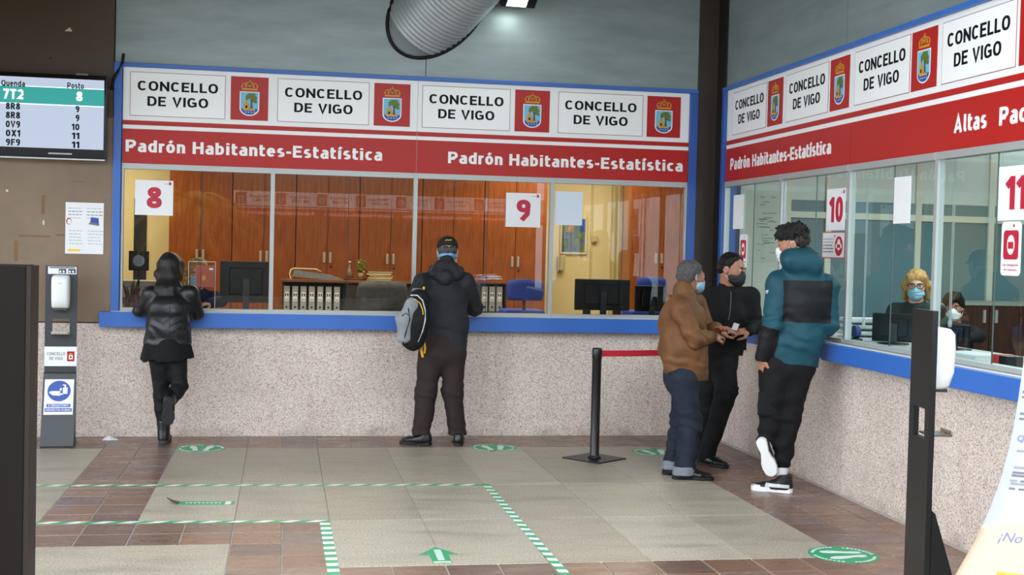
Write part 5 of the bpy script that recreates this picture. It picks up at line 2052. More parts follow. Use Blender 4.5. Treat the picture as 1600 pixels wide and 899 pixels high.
def head_sdf(S, c, f, u=UP, sc=1.0, neck=None, ears=True):
    r, f, u = frame(f, u)
    A = (r, f, u)
    p = lambda x, y, z: V3(c) + (r * x + f * y + u * z) * sc
    S.ell(p(0, -.012, .030), V3(.075, .097, .086) * sc, A, .02)
    S.ell(p(0, .030, -.028), V3(.062, .066, .084) * sc, A, .03)
    S.ell(p(0, .048, -.082), V3(.044, .044, .034) * sc, A, .03)
    for x in (-1, 1):
        S.ell(p(.036 * x, .060, -.020), V3(.030, .030, .028) * sc, A, .02)
        S.ell(p(.034 * x, .101, .008), V3(.016, .014, .011) * sc, A, .012, 's')
        if ears:
            S.ell(p(.079 * x, -.006, -.012), V3(.011, .020, .032) * sc, A, .008)
            S.ell(p(.089 * x, .002, -.008), V3(.007, .010, .016) * sc, A, .008, 's')
    S.seg(p(-.036, .088, .022), p(.036, .088, .022), .009 * sc, k=.018)
    S.seg(p(0, .090, .012), p(0, .112, -.030), .008 * sc, .013 * sc, .012)
    for x in (-1, 1):
        S.ell(p(.013 * x, .100, -.034), V3(.009, .010, .008) * sc, A, .008)
    S.seg(p(-.020, .092, -.060), p(.020, .092, -.060), .008 * sc, k=.012)
    S.ell(p(0, .091, -.092), V3(.018, .012, .014) * sc, A, .016)
    if neck is not None:
        S.seg(p(0, -.028, -.045), neck, .052 * sc, .060 * sc, .03)
    return p, A


def hand_sdf(S, w, d, n, side, curl=0.5, L=0.185, thumb=0.6, spread=0.0):
    """palm, four unequal bent fingers and a thumb; d along the forearm, n out of the palm"""
    d = nrm(d)
    n = nrm(n - d * (n @ d))
    t = nrm(np.cross(d, n)) * side
    w = V3(w)
    s = L / 0.185
    S.seg(w, w + d * .03 * s, (.028 * s, .020 * s), (.036 * s, .015 * s), .02, t)
    S.seg(w + d * .03 * s, w + d * .080 * s, (.038 * s, .014 * s), (.040 * s, .012 * s), .012, t)
    for i, (o, ln) in enumerate(((.030, .072), (.010, .082), (-.010, .076), (-.029, .060))):
        a = w + (d * .086 + t * o) * s
        dirv = nrm(d + t * spread * o * 8)
        ang = 0.0
        for j, fr in enumerate((.45, .32, .23)):
            ang += curl * (0.7, 1.0, 0.8)[j] * (1 + .06 * i)
            b = a + (dirv * math.cos(ang) + n * math.sin(ang)) * ln * fr * s
            S.seg(a, b, (.0088 - .0008 * j) * s, (.0080 - .0008 * j) * s, .004)
            a = b
    a = w + (d * .028 + t * .028 + n * .004) * s
    b = a + nrm(d * .65 + t * .75 + n * .3) * .042 * s
    c = b + nrm(d * .9 + t * (.45 - thumb) + n * (.3 + .4 * thumb)) * .032 * s
    e = c + nrm(d * .9 + t * (.1 - thumb) + n * (.3 + .5 * thumb)) * .024 * s
    S.seg(a, b, .013 * s, .011 * s, .010)
    S.seg(b, c, .0105 * s, .0095 * s, .004)
    S.seg(c, e, .0095 * s, .0078 * s, .004)


def body(J, skin, root, h=0.0055):
    """one continuous body: J holds the joints, facing vectors and hand poses"""
    S = Sdf(h)
    k = J.get('thin', 1.0)
    rt = J['right']
    pel, che, nk = V3(J['pelvis']), V3(J['chest']), V3(J['neck'])
    mid = (pel + che) / 2
    S.chain([pel, mid, che, nk - UP * .03], [(.135 * k, .090 * k), (.115 * k, .080 * k), (.135 * k, .090 * k), (.075, .055)], .04, rt)
    for sd in ('L', 'R'):
        sh, el, wr = V3(J['sh' + sd]), V3(J['el' + sd]), V3(J['wr' + sd])
        S.seg(nk - UP * .04, sh, .050, .046, .04)
        S.chain([sh, el], [.045 * k, .036 * k], .03)
        S.chain([el, wr], [.037 * k, .025 * k], .02)
        if 'hand' + sd in J:
            dd, nn, sdg, cu = J['hand' + sd]
            hand_sdf(S, wr, V3(dd), V3(nn), sdg, cu)
        else:
            hand_sdf(S, wr, nrm(wr - el), -UP if abs(nrm(wr - el)[2]) < .8 else np.cross(rt, UP), 1 if sd == 'L' else -1, .25)
        hp, kn, an = V3(J['hp' + sd]), V3(J['kn' + sd]), V3(J['an' + sd])
        S.seg(pel, hp, .09 * k, .075 * k, .04)
        S.chain([hp, kn], [.074 * k, .050 * k], .04)
        S.chain([kn, kn * .65 + an * .35, an], [.050 * k, .050 * k, .034], .02)
        S.seg(an, an + V3(J['ft' + sd]) * .055 - UP * (.035 if J['ft' + sd][2] > -.6 else 0), .028, .020, .02)
    p, A = head_sdf(S, J['head'], J['face'], J.get('headup', UP), J.get('hs', 1.0), nk)
    S.build('body', root, skin)
    return p, A


def smooth_parts(root, p, A, eye=True, brow=(40, 28, 22), sc=1.0):
    """eyes and eyebrows"""
    M = Matrix(((A[0][0], A[1][0], A[2][0]), (A[0][1], A[1][1], A[2][1]), (A[0][2], A[1][2], A[2][2])))
    off = V3(root.location)
    EW, EI, BR = mat('eye_white', (226, 220, 214), 0.3), mat('dark_iris', (40, 28, 22), 0.2), mat('eyebrow_%d' % brow[0], brow, 0.7)
    for x in (-1, 1):
        m = MB().use(EW)
        m.ball((0, 0, 0), .0130, .0105, .0068, 12, 8)
        m.use(EI).ball((0, .0070, 0), .0056, .0056, .0062, 10, 6)
        m.v = [tuple(M @ Vector(v) + Vector(p(.033 * x, .0885, .006) - off)) for v in m.v]
        m.build('eye', root)
        b = MB().use(BR).tube([p(.014 * x, .101, .024) - off, p(.030 * x, .101, .030) - off, p(.050 * x, .088, .024) - off], [.004, .0045, .0025], 8)
        b.build('eyebrow', root)


def mask_part(root, c, f, u=UP, sc=1.0, m=None, loops=None, h=0.0045, strap=True):
    r, f, u = frame(f, u)
    A = (r, f, u)
    p = lambda x, y, z: V3(c) + (r * x + f * y + u * z) * sc
    S = Sdf(h)
    S.ell(p(0, .046, -.058), V3(.068, .066, .060) * sc, A, .02)
    S.ell(p(0, .092, -.034), V3(.026, .034, .036) * sc, A, .03)
    S.ell(p(0, .080, -.085), V3(.032, .036, .030) * sc, A, .03)
    S.cut(p(0, .020, 0), -f + u * .15)
    S.cut(p(0, 0, -.008), u - f * .12)
    S.ripple(.0016, 60, (.4, .4, 2.2))
    o = S.build('face_mask', root, m)
    if strap:
        off = V3(root.location)
        for x in (-1, 1):
            MB().use(loops or m).tube([p(.066 * x, .024, -.028) - off, p(.082 * x, .004, .008) - off, p(.086 * x, -.018, .012) - off, p(.088 * x, -.026, -.010) - off, p(.080 * x, -.010, -.040) - off, p(.066 * x, .024, -.080) - off], .0022, 6, False).build('ear_loop', o)
    return o


def shoe(root, base, f, u, m, sole_m, L=0.275, sole=0.024, high=0.0, w=0.046, name='shoe', extra=None, pickf=None):
    """base: point of the sole under the ankle; f toe direction; u up the ankle"""
    r, f, u = frame(f, u)
    base = V3(base)
    p = lambda x, y, z: base + r * x + f * y + u * z
    S = Sdf(0.006)
    S.seg(p(0, -.045, .045), p(0, .03, .045), (.034, .040), (.038, .042), .02, r)
    S.seg(p(0, .03, .042), p(.004, .115, .034), (.038, .036), (w - .004, .028), .03, r)
    S.seg(p(.004, .115, .034), p(.002, L - .115, .030), (w - .004, .027), (w - .014, .020), .02, r)
    S.seg(p(0, -.030, .05), p(0, -.025, .085 + high), .040, .043, .03)
    if high:
        S.seg(p(0, -.025, .09), p(0, -.022, .10 + high), .046, .048, .02)
    S.cut(p(0, 0, sole * .6), -u)
    S.cut(p(0, 0, .098 + high), u)
    o = S.build(name, root, m, pickf(p, r, f, u) if pickf else None)
    # sole outline
    out = []
    for t in np.linspace(0, 1, 24, endpoint=False):
        a = 2 * math.pi * t
        y = -.082 + (L) * (0.5 - 0.5 * math.cos(a))
        q = (y + .082) / L
        ww = (.036 + .014 * math.exp(-((q - .70) / .2) ** 2) - .010 * math.exp(-((q - .4) / .15) ** 2)) * min(1, math.sqrt(max(0, 1 - ((q - .5) / .5) ** 2)) * 1.9)
        out.append((ww * (1 if a < math.pi else -1), y))
    off = V3(root.location)
    n = len(out)
    vs = [p(x, y, 0.0005) - off for x, y in out] + [p(x * 1.03, y, sole) - off for x, y in out]
    MB().use(sole_m).add(vs, [tuple(range(n)), tuple(range(2 * n - 1, n - 1, -1))] + [((i + 1) % n, i, i + n, (i + 1) % n + n) for i in range(n)]).build('sole', o, bevel=0.003)
    return o


SKIN = mat('light_skin', (206, 156, 132), 0.5, var=0.06, vscale=30)
SKINT = mat('tanned_skin', (164, 112, 86), 0.5, var=0.06, vscale=30)
for _m in (SKIN, SKINT):
    _b = _m.node_tree.nodes['Principled BSDF']
    _b.inputs['Subsurface Weight'].default_value = 0.06
    _b.inputs['Subsurface Radius'].default_value = (0.01, 0.004, 0.002)
HAIRB = mat('black_hair', (20, 16, 15), 0.55, spec=0.25, bump=0.5, bscale=1.0, bdist=0.01, sc3=(90, 90, 14))
HAIRBL = mat('blond_hair', (176, 132, 70), 0.5, var=0.4, vscale=1.2, bump=0.8, bscale=1.0, bdist=0.01, sc3=(80, 80, 12))
HAIRG = mat('grey_hair', (82, 80, 80), 0.65, spec=0.25, var=0.5, vscale=90, bump=0.7, bscale=120, bdist=0.006)
MASKB = mat('pale_blue_mask', (146, 192, 214), 0.6)
MASKW = mat('white_mask', (222, 226, 230), 0.6)
MASKK = mat('black_mask', (24, 24, 26), 0.6)


def cloth(name, rgb, rough=0.75, bs=16, bump=0.5, bd=0.02, var=0.12, spec=0.3, sc3=None, coat=0.0):
    return mat(name, rgb, rough, 0.0, spec, var, 9, bump, bs, bd, sc3, 0.0, coat)


def person(label, feet, group=None):
    r = thing('person', label, 'person', (float(feet[0]), float(feet[1]), 0))
    return r


def mids(a, b, t=.5):
    return V3(a) * (1 - t) + V3(b) * t


# ------------------------------------------------------------------ 1: woman in the leather jacket
R1 = person('woman with long dark hair in a black leather jacket under number 8', (-4.655, -0.34))
J = dict(head=at(266, 419, -.17), neck=at(266, 449, -.25), face=V3(.15, 1, -.35), headup=V3(0, .35, 1), right=V3(1, .03, 0), thin=.86, hs=.97,
         shL=at(236, 460, -.27), shR=at(298, 459, -.27), elL=at(218, 486, -.19), elR=at(308, 490, -.19),
         wrL=at(238, 478, -.02), wrR=at(290, 478, -.01), chest=at(265, 480, -.29), pelvis=at(262, 548, -.40),
         hpL=at(250, 560, -.40), hpR=at(275, 560, -.40), knL=at(252, 617, -.36), knR=at(281, 604, -.40),
         anL=at(256, 678, -.36), anR=at(265, 630, -.56), ftL=V3(0, 1, -.3), ftR=V3(-.05, .1, -1))
body(J, SKIN, R1)
LEATHER = cloth('black_leather', (18, 18, 20), 0.38, 13, 0.35, 0.014, 0.1, 0.5)
S = Sdf(.0075)
S.chain([at(262, 536, -.39), at(264, 505, -.34), J['chest'], at(266, 458, -.26)], [(.185, .135), (.158, .112), (.160, .112), (.115, .072)], .04, V3(1, 0, 0))
for sd in 'LR':
    S.seg(J['neck'] - UP * .035, J['sh' + sd], .055, .058, .05)
    S.chain([J['sh' + sd], J['el' + sd]], [.066, .054], .035)
    S.chain([J['el' + sd], J['wr' + sd]], [.054, .042], .02)
    S.folds(J['el' + sd], V3(.2, .3, 1), .003, 90, .08)
S.seg(at(266, 452, -.24), at(266, 446, -.21), (.062, .060), (.060, .058), .015, V3(1, 0, 0))
S.cut(at(262, 537, -.39), V3(0, .1, -1))
S.folds(at(248, 515, -.45), V3(.7, 0, 1), .002, 70, .10)
S.folds(at(280, 505, -.45), V3(-.6, 0, 1), .003, 80, .09)
S.ripple(.0028, 10, (1, 1, .8))
jk = S.build('jacket', R1, LEATHER)
cs = []
for py in range(462, 534, 6):
    yy = None
    o_, d_ = CAMP, ray(265, py)
    hit = jk.ray_cast(Vector(o_ - V3(R1.location)), Vector(d_).normalized())
    if hit[0]:
        cs.append(hit[1])
if len(cs) > 3:
    MB().use(cloth('leather_seam', (10, 10, 11), 0.5)).tube([c_ + Vector((0, .001, 0)) for c_ in cs], .0026, 6).build('back_seam', jk)
S = Sdf(.008)
S.chain([at(262, 525, -.385), at(261, 563, -.405)], [(.165, .120), (.215, .145)], .03, V3(1, 0, 0))
S.cut(at(261, 560, -.405), V3(.05, .1, -1))
S.cut(at(261, 530, -.39), V3(0, 0, 1))
S.ripple(.010, 11, (1.4, 1.4, .25))
S.build('tunic', R1, cloth('black_knit', (14, 14, 15), 0.85))
S = Sdf(.007)
for sd in 'LR':
    S.chain([J['hp' + sd], J['kn' + sd], mids(J['kn' + sd], J['an' + sd], .35), J['an' + sd]], [.088, .058, .056, .044], .03)
    S.folds(J['kn' + sd], UP, .003, 120, .09)
S.ripple(.002, 22)
S.build('leggings', R1, cloth('black_leggings', (15, 15, 16), 0.7))
BOOT = mat('black_boot_leather', (17, 17, 18), 0.3, var=0.1, bump=0.4, bscale=20, bdist=0.01)
BSOLE = mat('dark_boot_sole', (44, 44, 46), 0.55, bump=0.5, bscale=60, bdist=0.01)
shoe(R1, V3(J['anL'][0], -.345, .0), V3(.02, 1, 0), UP, BOOT, BSOLE, .245, .032, .09, .044, 'boot')
an = V3(J['anR'])
ud = nrm(V3(.12, -.75, .45))
fd = nrm(V3(-.08, .40, -1.0))
shoe(R1, an - nrm(np.cross(np.cross(fd, V3(0, 1, 0)), fd)) * .07, fd, nrm(np.cross(np.cross(fd, V3(0, 1, 0)), fd)), BOOT, BSOLE, .245, .032, .09, .044, 'boot')
S = Sdf(.006)
hc, hf, hu = V3(J['head']), nrm(J['face']), nrm(J['headup'])
hr = np.cross(hf, hu)
S.ell(hc + hu * .035 - hf * .012, V3(.086, .108, .095), (nrm(hr), hf, hu), .03)
S.chain([hc - hf * .05 + hu * .02, hc - hf * .075 - UP * .07, at(264, 452, -.315) + UP * .0, at(263, 462, -.345)], [(.080, .06), (.090, .052), (.096, .042), (.084, .028)], .04, V3(1, 0, 0))
for x in (-1, 1):
    S.seg(hc + nrm(hr) * .075 * x + hu * .03, hc + nrm(hr) * .080 * x - UP * .10 - hf * .03, .032, .026, .03)
S.ripple(.003, 16, (1.6, 1.6, .3))
S.build('hair', R1, mat('dark_brown_hair', (24, 18, 16), 0.45, spec=0.35, bump=0.4, bscale=1.0, bdist=0.01, sc3=(90, 90, 12)))

# ------------------------------------------------------------------ 2: man in the cap
R2 = person('man in a dark cap and charcoal hooded jacket at the back counter', (-2.47, -0.46))
J = dict(head=at(699, 392, -.27), neck=at(697, 418, -.34), face=V3(.05, 1, -.12), headup=V3(0, .12, 1), right=V3(1, 0, 0), thin=1.0,
         shL=at(660, 440, -.38), shR=at(728, 441, -.38), elL=at(640, 484, -.30), elR=at(742, 482, -.25),
         wrL=at(664, 478, -.02), wrR=at(714, 476, -.02), chest=at(696, 465, -.40), pelvis=at(692, 545, -.45),
         hpL=at(674, 552, -.45), hpR=at(709, 552, -.45), knL=at(666, 612, -.45), knR=at(707, 611, -.45),
         anL=at(658, 676, -.46), anR=at(715, 674, -.45), ftL=V3(-.75, .6, -.2), ftR=V3(.15, 1, -.2))
body(J, SKIN, R2)
PARKA = cloth('charcoal_parka', (38, 39, 44), 0.72, 14, 0.6, 0.02)
S = Sdf(.0075)
S.chain([at(697, 546, -.44), at(697, 505, -.43), J['chest'], at(697, 434, -.37)], [(.180, .135), (.178, .130), (.172, .125), (.115, .080)], .04, V3(1, 0, 0))
for sd in 'LR':
    S.seg(J['neck'] - UP * .05, J['sh' + sd], .062, .070, .05)
    S.chain([J['sh' + sd], J['el' + sd]], [.076, .064], .018)
    S.chain([J['el' + sd], J['wr' + sd]], [.064, .046], .02)
    S.folds(J['el' + sd], V3(.3, .3, 1), .005, 95, .11)
S.seg(at(697, 410, -.34), at(697, 418, -.35), (.068, .072), (.080, .080), .02, V3(1, 0, 0))
S.cut(at(697, 545, -.44), V3(0, .05, -1))
S.folds(at(697, 520, -.5), V3(.1, 0, 1), .004, 60, .2)
S.ripple(.005, 13, (1, 1, .8))
jkt2 = S.build('hooded_jacket', R2, PARKA)
S = Sdf(.006)
S.chain([at(675, 420, -.36), at(681, 428, -.45), at(697, 434, -.49), at(713, 429, -.45), at(720, 421, -.36)], [(.034, .030), (.044, .040), (.052, .046), (.044, .040), (.034, .030)], .04)
S.seg(at(688, 416, -.42), at(706, 417, -.42), .052, .052, .04)
S.ripple(.005, 20)
S.build('hood', jkt2, PARKA)
S = Sdf(.0075)
S.seg(at(692, 530, -.45), at(692, 552, -.455), (.165, .122), (.170, .128), .03, V3(1, 0, 0))
for sd in 'LR':
    S.chain([J['hp' + sd], J['kn' + sd], J['an' + sd] - UP * .02], [.105, .084, .074], .045)
    S.folds(J['kn' + sd], V3(.2, 0, 1), .006, 70, .13)
    S.folds(J['an' + sd], V3(.2, 0, 1), .007, 80, .10)
S.cut(at(690, 680, -.46), V3(0, 0, -1))
S.ripple(.005, 13, (1, 1, .6))
S.build('trousers', R2, cloth('dark_brown_trousers', (46, 35, 34), 0.8))
SHOEK = mat('black_shoe_leather', (20, 19, 19), 0.34, bump=0.3, bscale=24, bdist=0.006)
SOLEK = mat('black_rubber_sole', (14, 14, 14), 0.6)
shoe(R2, V3(J['anL'][0] + .01, -.47, 0), V3(-.82, .35, 0), UP, SHOEK, SOLEK)
shoe(R2, V3(J['anR'][0] + .005, -.48, 0), V3(.12, 1, 0), UP, SHOEK, SOLEK)
CAPM = cloth('dark_olive_cap', (32, 34, 30), 0.8, 60, 0.2, 0.004)
hc = V3(J['head'])
S = Sdf(.0055)
r_, f_, u_ = frame(J['face'], J['headup'])
p_ = lambda x, y, z: hc + r_ * x + f_ * y + u_ * z
S.ell(p_(0, -.010, .038), (.088, .108, .086), (r_, f_, u_), .02)
S.cut(p_(0, 0, .018), -u_ - f_ * .12)
cap = S.build('cap', R2, CAPM)
S = Sdf(.005)
S.seg(p_(0, .085, .032), p_(0, .150, .018), (.070, .006), (.050, .005), .01, r_)
S.build('cap_brim', cap, CAPM)
off = V3(R2.location)
MB().use(YELP).tube([p_(-.028, -.108, .072) - off, p_(-.012, -.111, .077) - off, p_(.004, -.112, .074) - off, p_(.028, -.107, .079) - off], .0035, 6).build('yellow_script', cap)
MB().use(CAPM).tube([p_(-.040, -.103, .022) - off, p_(0, -.120, .020) - off, p_(.040, -.103, .022) - off], .006, 6).use(CHROME).ball(p_(.006, -.126, .021) - off, .007, .004, .007).build('cap_strap', cap)
S = Sdf(.0055)
S.ell(p_(0, -.018, .004), (.082, .097, .060), (r_, f_, u_), .02)
S.cut(p_(0, .0, 0), f_)
S.cut(p_(0, 0, -.03), -u_)
S.ripple(.003, 60, (2, 2, .5))
S.build('hair', R2, HAIRG)
S = Sdf(.0055)
S.ell(p_(0, -.020, -.048), (.078, .094, .030), (r_, f_, u_), .01)
S.ripple(.003, 50)
S.build('neck_mask_ties', R2, mat('sky_blue_cloth', (120, 168, 200), 0.7))
mask_part(R2, J['head'], J['face'], J['headup'], 1.0, MASKB)

# backpack on his left shoulder: a thing of its own
pc_ = at(646, 502, -.66)
RB = thing('backpack', 'grey and black backpack with yellow zip pulls on the man in the cap', 'backpack', tuple(pc_))
pk = lambda px, py, y: at(px, py, y)
S = Sdf(.006)
S.chain([pk(654, 466, -.63), pk(648, 500, -.68), pk(645, 530, -.67)], [(.085, .075), (.118, .105), (.100, .090)], .04, V3(1, 0, 0))
S.ripple(.004, 14)
GREYB = cloth('grey_pack_fabric', (142, 146, 150), 0.7, 30, 0.4, 0.008)
BLKB = cloth('black_pack_fabric', (20, 20, 23), 0.7, 30, 0.4, 0.008)
S.build('main_bag', RB, BLKB)
S = Sdf(.006)
S.chain([pk(644, 474, -.715), pk(632, 500, -.755), pk(632, 528, -.73)], [(.052, .045), (.062, .055), (.058, .045)], .03, V3(1, 0, 0))
S.ripple(.004, 16)
pf = S.build('front_pocket', RB, GREYB)
of = V3(RB.location)
WPI = mat('white_piping', (196, 198, 198), 0.6)
# piping and straps lie on what the eye meets there


def on_surface(objs, px, py, lift=.002):
    best = None
    d = Vector(ray(px, py)).normalized()
    for o in objs:
        oo = o.matrix_world.translation if False else Vector(o.parent.location)
        hit = o.ray_cast(Vector(CAMP) - oo, d)
        if hit[0]:
            w = hit[1] + oo + hit[2] * lift
            if best is None or (w - Vector(CAMP)).length < (best - Vector(CAMP)).length:
                best = w
    return best


bagmeshes = [o for o in RB.children]


def surf_tube(name, pts, rad, m, parent, objs, org):
    q = [on_surface(objs, a, b, rad * .6) for a, b in pts]
    q = [v - Vector(org) for v in q if v is not None]
    if len(q) > 1:
        MB().use(m).tube(q, rad, 8).build(name, parent)


surf_tube('piping', [(642, 462), (652, 462), (660, 470), (664, 485), (664, 500), (660, 518), (653, 534)], .006, WPI, RB, bagmeshes, of)
surf_tube('piping', [(630, 474), (638, 482), (640, 500), (634, 520), (630, 536)], .005, BLKB, pf, bagmeshes, of)
surf_tube('zip', [(626, 482), (636, 472), (648, 468), (656, 474)], .004, YELP, RB, bagmeshes, of)
surf_tube('zip', [(656, 474), (660, 484), (661, 492)], .004, YELP, RB, bagmeshes, of)
surf_tube('zip', [(628, 494), (634, 490), (640, 494)], .004, mat('dark_zip', (30, 30, 32), .5), pf, bagmeshes, of)
jk2 = [o for o in R2.children if o.name.startswith('hooded_jacket')]
st = [on_surface(jk2, a, b, .008) for a, b in ((664, 428), (666, 440), (668, 455), (668, 468))]
st = [v for v in st if v is not None] + [Vector(pk(662, 482, -.62))]
vs, fs = [], []
for v in st:
    v = v - Vector(of)
    for dx, dy in ((-.024, 0), (.024, 0), (.024, -.008), (-.024, -.008)):
        vs.append((v.x + dx, v.y + dy, v.z))
for i in range(len(st) - 1):
    for k in range(4):
        fs.append((4 * i + k, 4 * i + (k + 1) % 4, 4 * i + 4 + (k + 1) % 4, 4 * i + 4 + k))
MB().use(BLKB).add(vs, fs).build('shoulder_strap', RB)
for (a, b) in ((662, 449), (667, 464)):
    q = on_surface(jk2, a, b, .018) or Vector(pk(a, b, -.58))
    MB().use(YELP).ball(q - Vector(of), .011, .008, .014, 10, 6).build('zip_pull', RB)
q0 = Vector(pk(660, 535, -.60)) - Vector(of)
yw = mat('orange_yellow_webbing', (232, 172, 44), 0.6)
MB().use(yw).tube([q0, q0 + Vector((-.012, -.02, -.06)), q0 + Vector((.004, -.02, -.12))], [.012, .013, .010], 6).build('hanging_strap', RB)
MB().use(yw).tube([q0 + Vector((.015, 0, 0)), q0 + Vector((.022, -.012, -.05)), q0 + Vector((.016, -.015, -.09))], [.010, .010, .008], 6).build('hanging_strap', RB)
MB().use(mat('grey_grab_handle', (150, 152, 152), .6)).tube([Vector(pk(638, 465, -.62)) - Vector(of), Vector(pk(646, 452, -.60)) - Vector(of), Vector(pk(658, 452, -.57)) - Vector(of), Vector(pk(662, 466, -.56)) - Vector(of)], .008, 8).build('grab_handle', RB)

# ------------------------------------------------------------------ 3: man in the brown jacket
R3 = person('grey haired man in a brown leather jacket and blue jeans standing beside the barrier post', (-0.94, -2.03))
f3 = nrm(V3(.86, .50, 0))
r3 = V3(f3[1], -f3[0], 0)
J = dict(head=at(1080, 432, -1.93), neck=at(1070, 462, -1.97), face=V3(.93, .36, -.08), headup=V3(.05, .05, 1), right=r3, hs=.96,
         shL=at(1088, 474, -1.76), shR=at(1064, 483, -2.13), elL=at(1104, 520, -1.80), elR=at(1086, 530, -2.17),
         wrL=at(1118, 515, -1.93), wrR=at(1112, 527, -2.04), chest=at(1066, 498, -1.98), pelvis=at(1068, 582, -1.98),
         hpL=at(1074, 592, -1.90), hpR=at(1066, 592, -2.05), knL=at(1064, 662, -1.88), knR=at(1079, 664, -2.06),
         anL=at(1052, 724, -1.91), anR=at(1068, 733, -2.09), ftL=V3(.9, -.1, -.2), ftR=V3(.95, -.15, -.2))
J['handR'] = (V3(.8, .55, .1), V3(-.2, .4, -.9), -1, .5)
p3, A3 = body(J, SKINT, R3)
smooth_parts(R3, p3, A3, brow=(70, 66, 64))
BROWNL = cloth('brown_suede_leather', (112, 74, 44), 0.62, 15, 0.55, 0.02, 0.22)
S = Sdf(.0075)
S.chain([at(1072, 582, -1.97), at(1068, 545, -1.97), J['chest'], at(1068, 470, -1.97)], [(.168, .150), (.178, .165), (.180, .150), (.105, .080)], .035, r3)
for sd in 'LR':
    S.seg(J['neck'] - UP * .04, J['sh' + sd], .066, .072, .05)
    S.chain([J['sh' + sd], J['el' + sd]], [.078, .066], .018)
    S.chain([J['el' + sd], J['wr' + sd]], [.064, .048], .012)
    S.folds(J['el' + sd], V3(.5, .3, 1), .008, 85, .12)
S.seg(at(1066, 454, -1.97), at(1069, 463, -1.97), (.072, .072), (.080, .080), .02, r3)
S.cut(at(1072, 588, -1.97), V3(-.02, 0, -1))
S.folds(at(1060, 560, -2.1), V3(.35, 0, 1), .006, 62, .16)
S.ripple(.006, 12)
S.folds(at(1072, 583, -1.97), UP, .0, 1, .1)
jk3 = S.build('leather_jacket', R3, BROWNL)
S = Sdf(.0075)
S.seg(at(1072, 584, -1.97), at(1072, 592, -1.97), (.166, .148), (.168, .150), .02, r3)
S.cut(at(1072, 593, -1.97), V3(0, 0, -1))
S.cut(at(1072, 581, -1.97), UP)
S.build('waistband', jk3, cloth('brown_knit_band', (84, 56, 34), 0.8, 1.0, 0.6, 0.01, sc3=(90, 90, 1)))
DENIM = cloth('dark_blue_denim', (27, 35, 47), 0.75, 18, 0.5, 0.014, 0.35)
S = Sdf(.0075)
S.seg(at(1068, 575, -1.97), at(1069, 594, -1.97), (.158, .135), (.160, .140), .03, r3)
for sd in 'LR':
    S.chain([J['hp' + sd], J['kn' + sd], J['an' + sd] - UP * .03], [.100, .082, .076], .03)
    S.folds(J['kn' + sd], V3(.3, 0, 1), .007, 70, .14)
    S.folds(mids(J['kn' + sd], J['an' + sd], .8), V3(.3, 0, 1), .006, 85, .12)
S.cut(at(1060, 742, -2.0), V3(0, 0, -1))
S.ripple(.004, 14)
jn = S.build('jeans', R3, DENIM)
for sd in 'LR':
    S = Sdf(.006)
    a = V3(J['an' + sd])
    S.seg(a + UP * .010, a - UP * .03, .080, .080, .01)
    S.cut(a + UP * .02, UP)
    S.cut(a - UP * .040, -UP)
    S.ripple(.003, 18)
    S.build('turned_cuff', jn, cloth('pale_denim_cuff', (122, 128, 136), 0.85))
shoe(R3, V3(J['anR'][0] + .0, J['anR'][1], 0), V3(.96, -.22, 0), UP, SHOEK, SOLEK, .30)
shoe(R3, V3(J['anL'][0], J['anL'][1], 0), V3(.93, -.30, 0), UP, SHOEK, SOLEK, .29)
r_, f_, u_ = frame(J['face'], J['headup'])
hc = V3(J['head'])
p_ = lambda x, y, z: hc + (r_ * x + f_ * y + u_ * z) * .96
S = Sdf(.005)
S.ell(p_(0, -.016, .034), (.083, .100, .088), (r_, f_, u_), .02)
S.ell(p_(0, -.055, -.012), (.070, .055, .055), (r_, f_, u_), .03)
S.cut(p_(0, .052, .052), f_ - u_ * .75, .02)
S.cut(p_(0, .008, .0), f_ * .9 - u_ * .6)
S.ripple(.003, 55)
S.ripple(.002, 110)
S.build('hair', R3, HAIRG)
mask_part(R3, J['head'], J['face'], J['headup'], .97, MASKB, MASKW)

# ------------------------------------------------------------------ 4: man in black
R4 = person('man in a black zip jacket and black mask facing the queue with his hands together', (-0.47, -1.45))
f4 = nrm(V3(.18, -.98, 0))
r4 = V3(f4[1], -f4[0], 0)
J = dict(head=at(1143, 421, -1.50), neck=at(1136, 452, -1.46), face=V3(.70, -.72, -.16), headup=V3(.08, .0, 1), right=r4,
         shR=at(1110, 467, -1.46), shL=at(1172, 464, -1.44), elR=at(1106, 515, -1.52), elL=at(1180, 508, -1.50),
         wrR=at(1122, 518, -1.66), wrL=at(1171, 518, -1.64), chest=at(1138, 490, -1.45), pelvis=at(1124, 562, -1.42),
         hpR=at(1114, 570, -1.40), hpL=at(1130, 570, -1.46), knR=at(1108, 640, -1.36), knL=at(1136, 612, -1.66),
         anR=at(1098, 700, -1.28), anL=at(1104, 704, -1.50), ftR=V3(.3, -.9, -.1), ftL=V3(.5, -.8, -.1))
J['handR'] = (V3(.95, .0, .12), V3(.1, .5, -.85), -1, .55)
J['handL'] = (V3(-.95, -.05, -.02), V3(-.1, .5, -.85), 1, .55)
p4, A4 = body(J, SKINT, R4, .005)
smooth_parts(R4, p4, A4, brow=(24, 20, 18))
BLKC = cloth('black_sweat_cloth', (17, 17, 19), 0.85, 15, 0.5, 0.018)
S = Sdf(.0075)
S.chain([at(1128, 556, -1.43), at(1132, 525, -1.44), J['chest'], at(1136, 460, -1.455)], [(.160, .120), (.160, .118), (.172, .120), (.115, .080)], .045, r4)
for sd in 'LR':
    S.seg(J['neck'] - UP * .04, J['sh' + sd], .060, .066, .05)
    S.chain([J['sh' + sd], J['el' + sd]], [.072, .060], .035)
    S.chain([J['el' + sd], J['wr' + sd]], [.058, .040], .02)
    S.folds(J['el' + sd], V3(.3, .5, 1), .006, 90, .11)
S.seg(at(1136, 446, -1.46), at(1136, 455, -1.46), (.066, .066), (.078, .074), .02, r4)
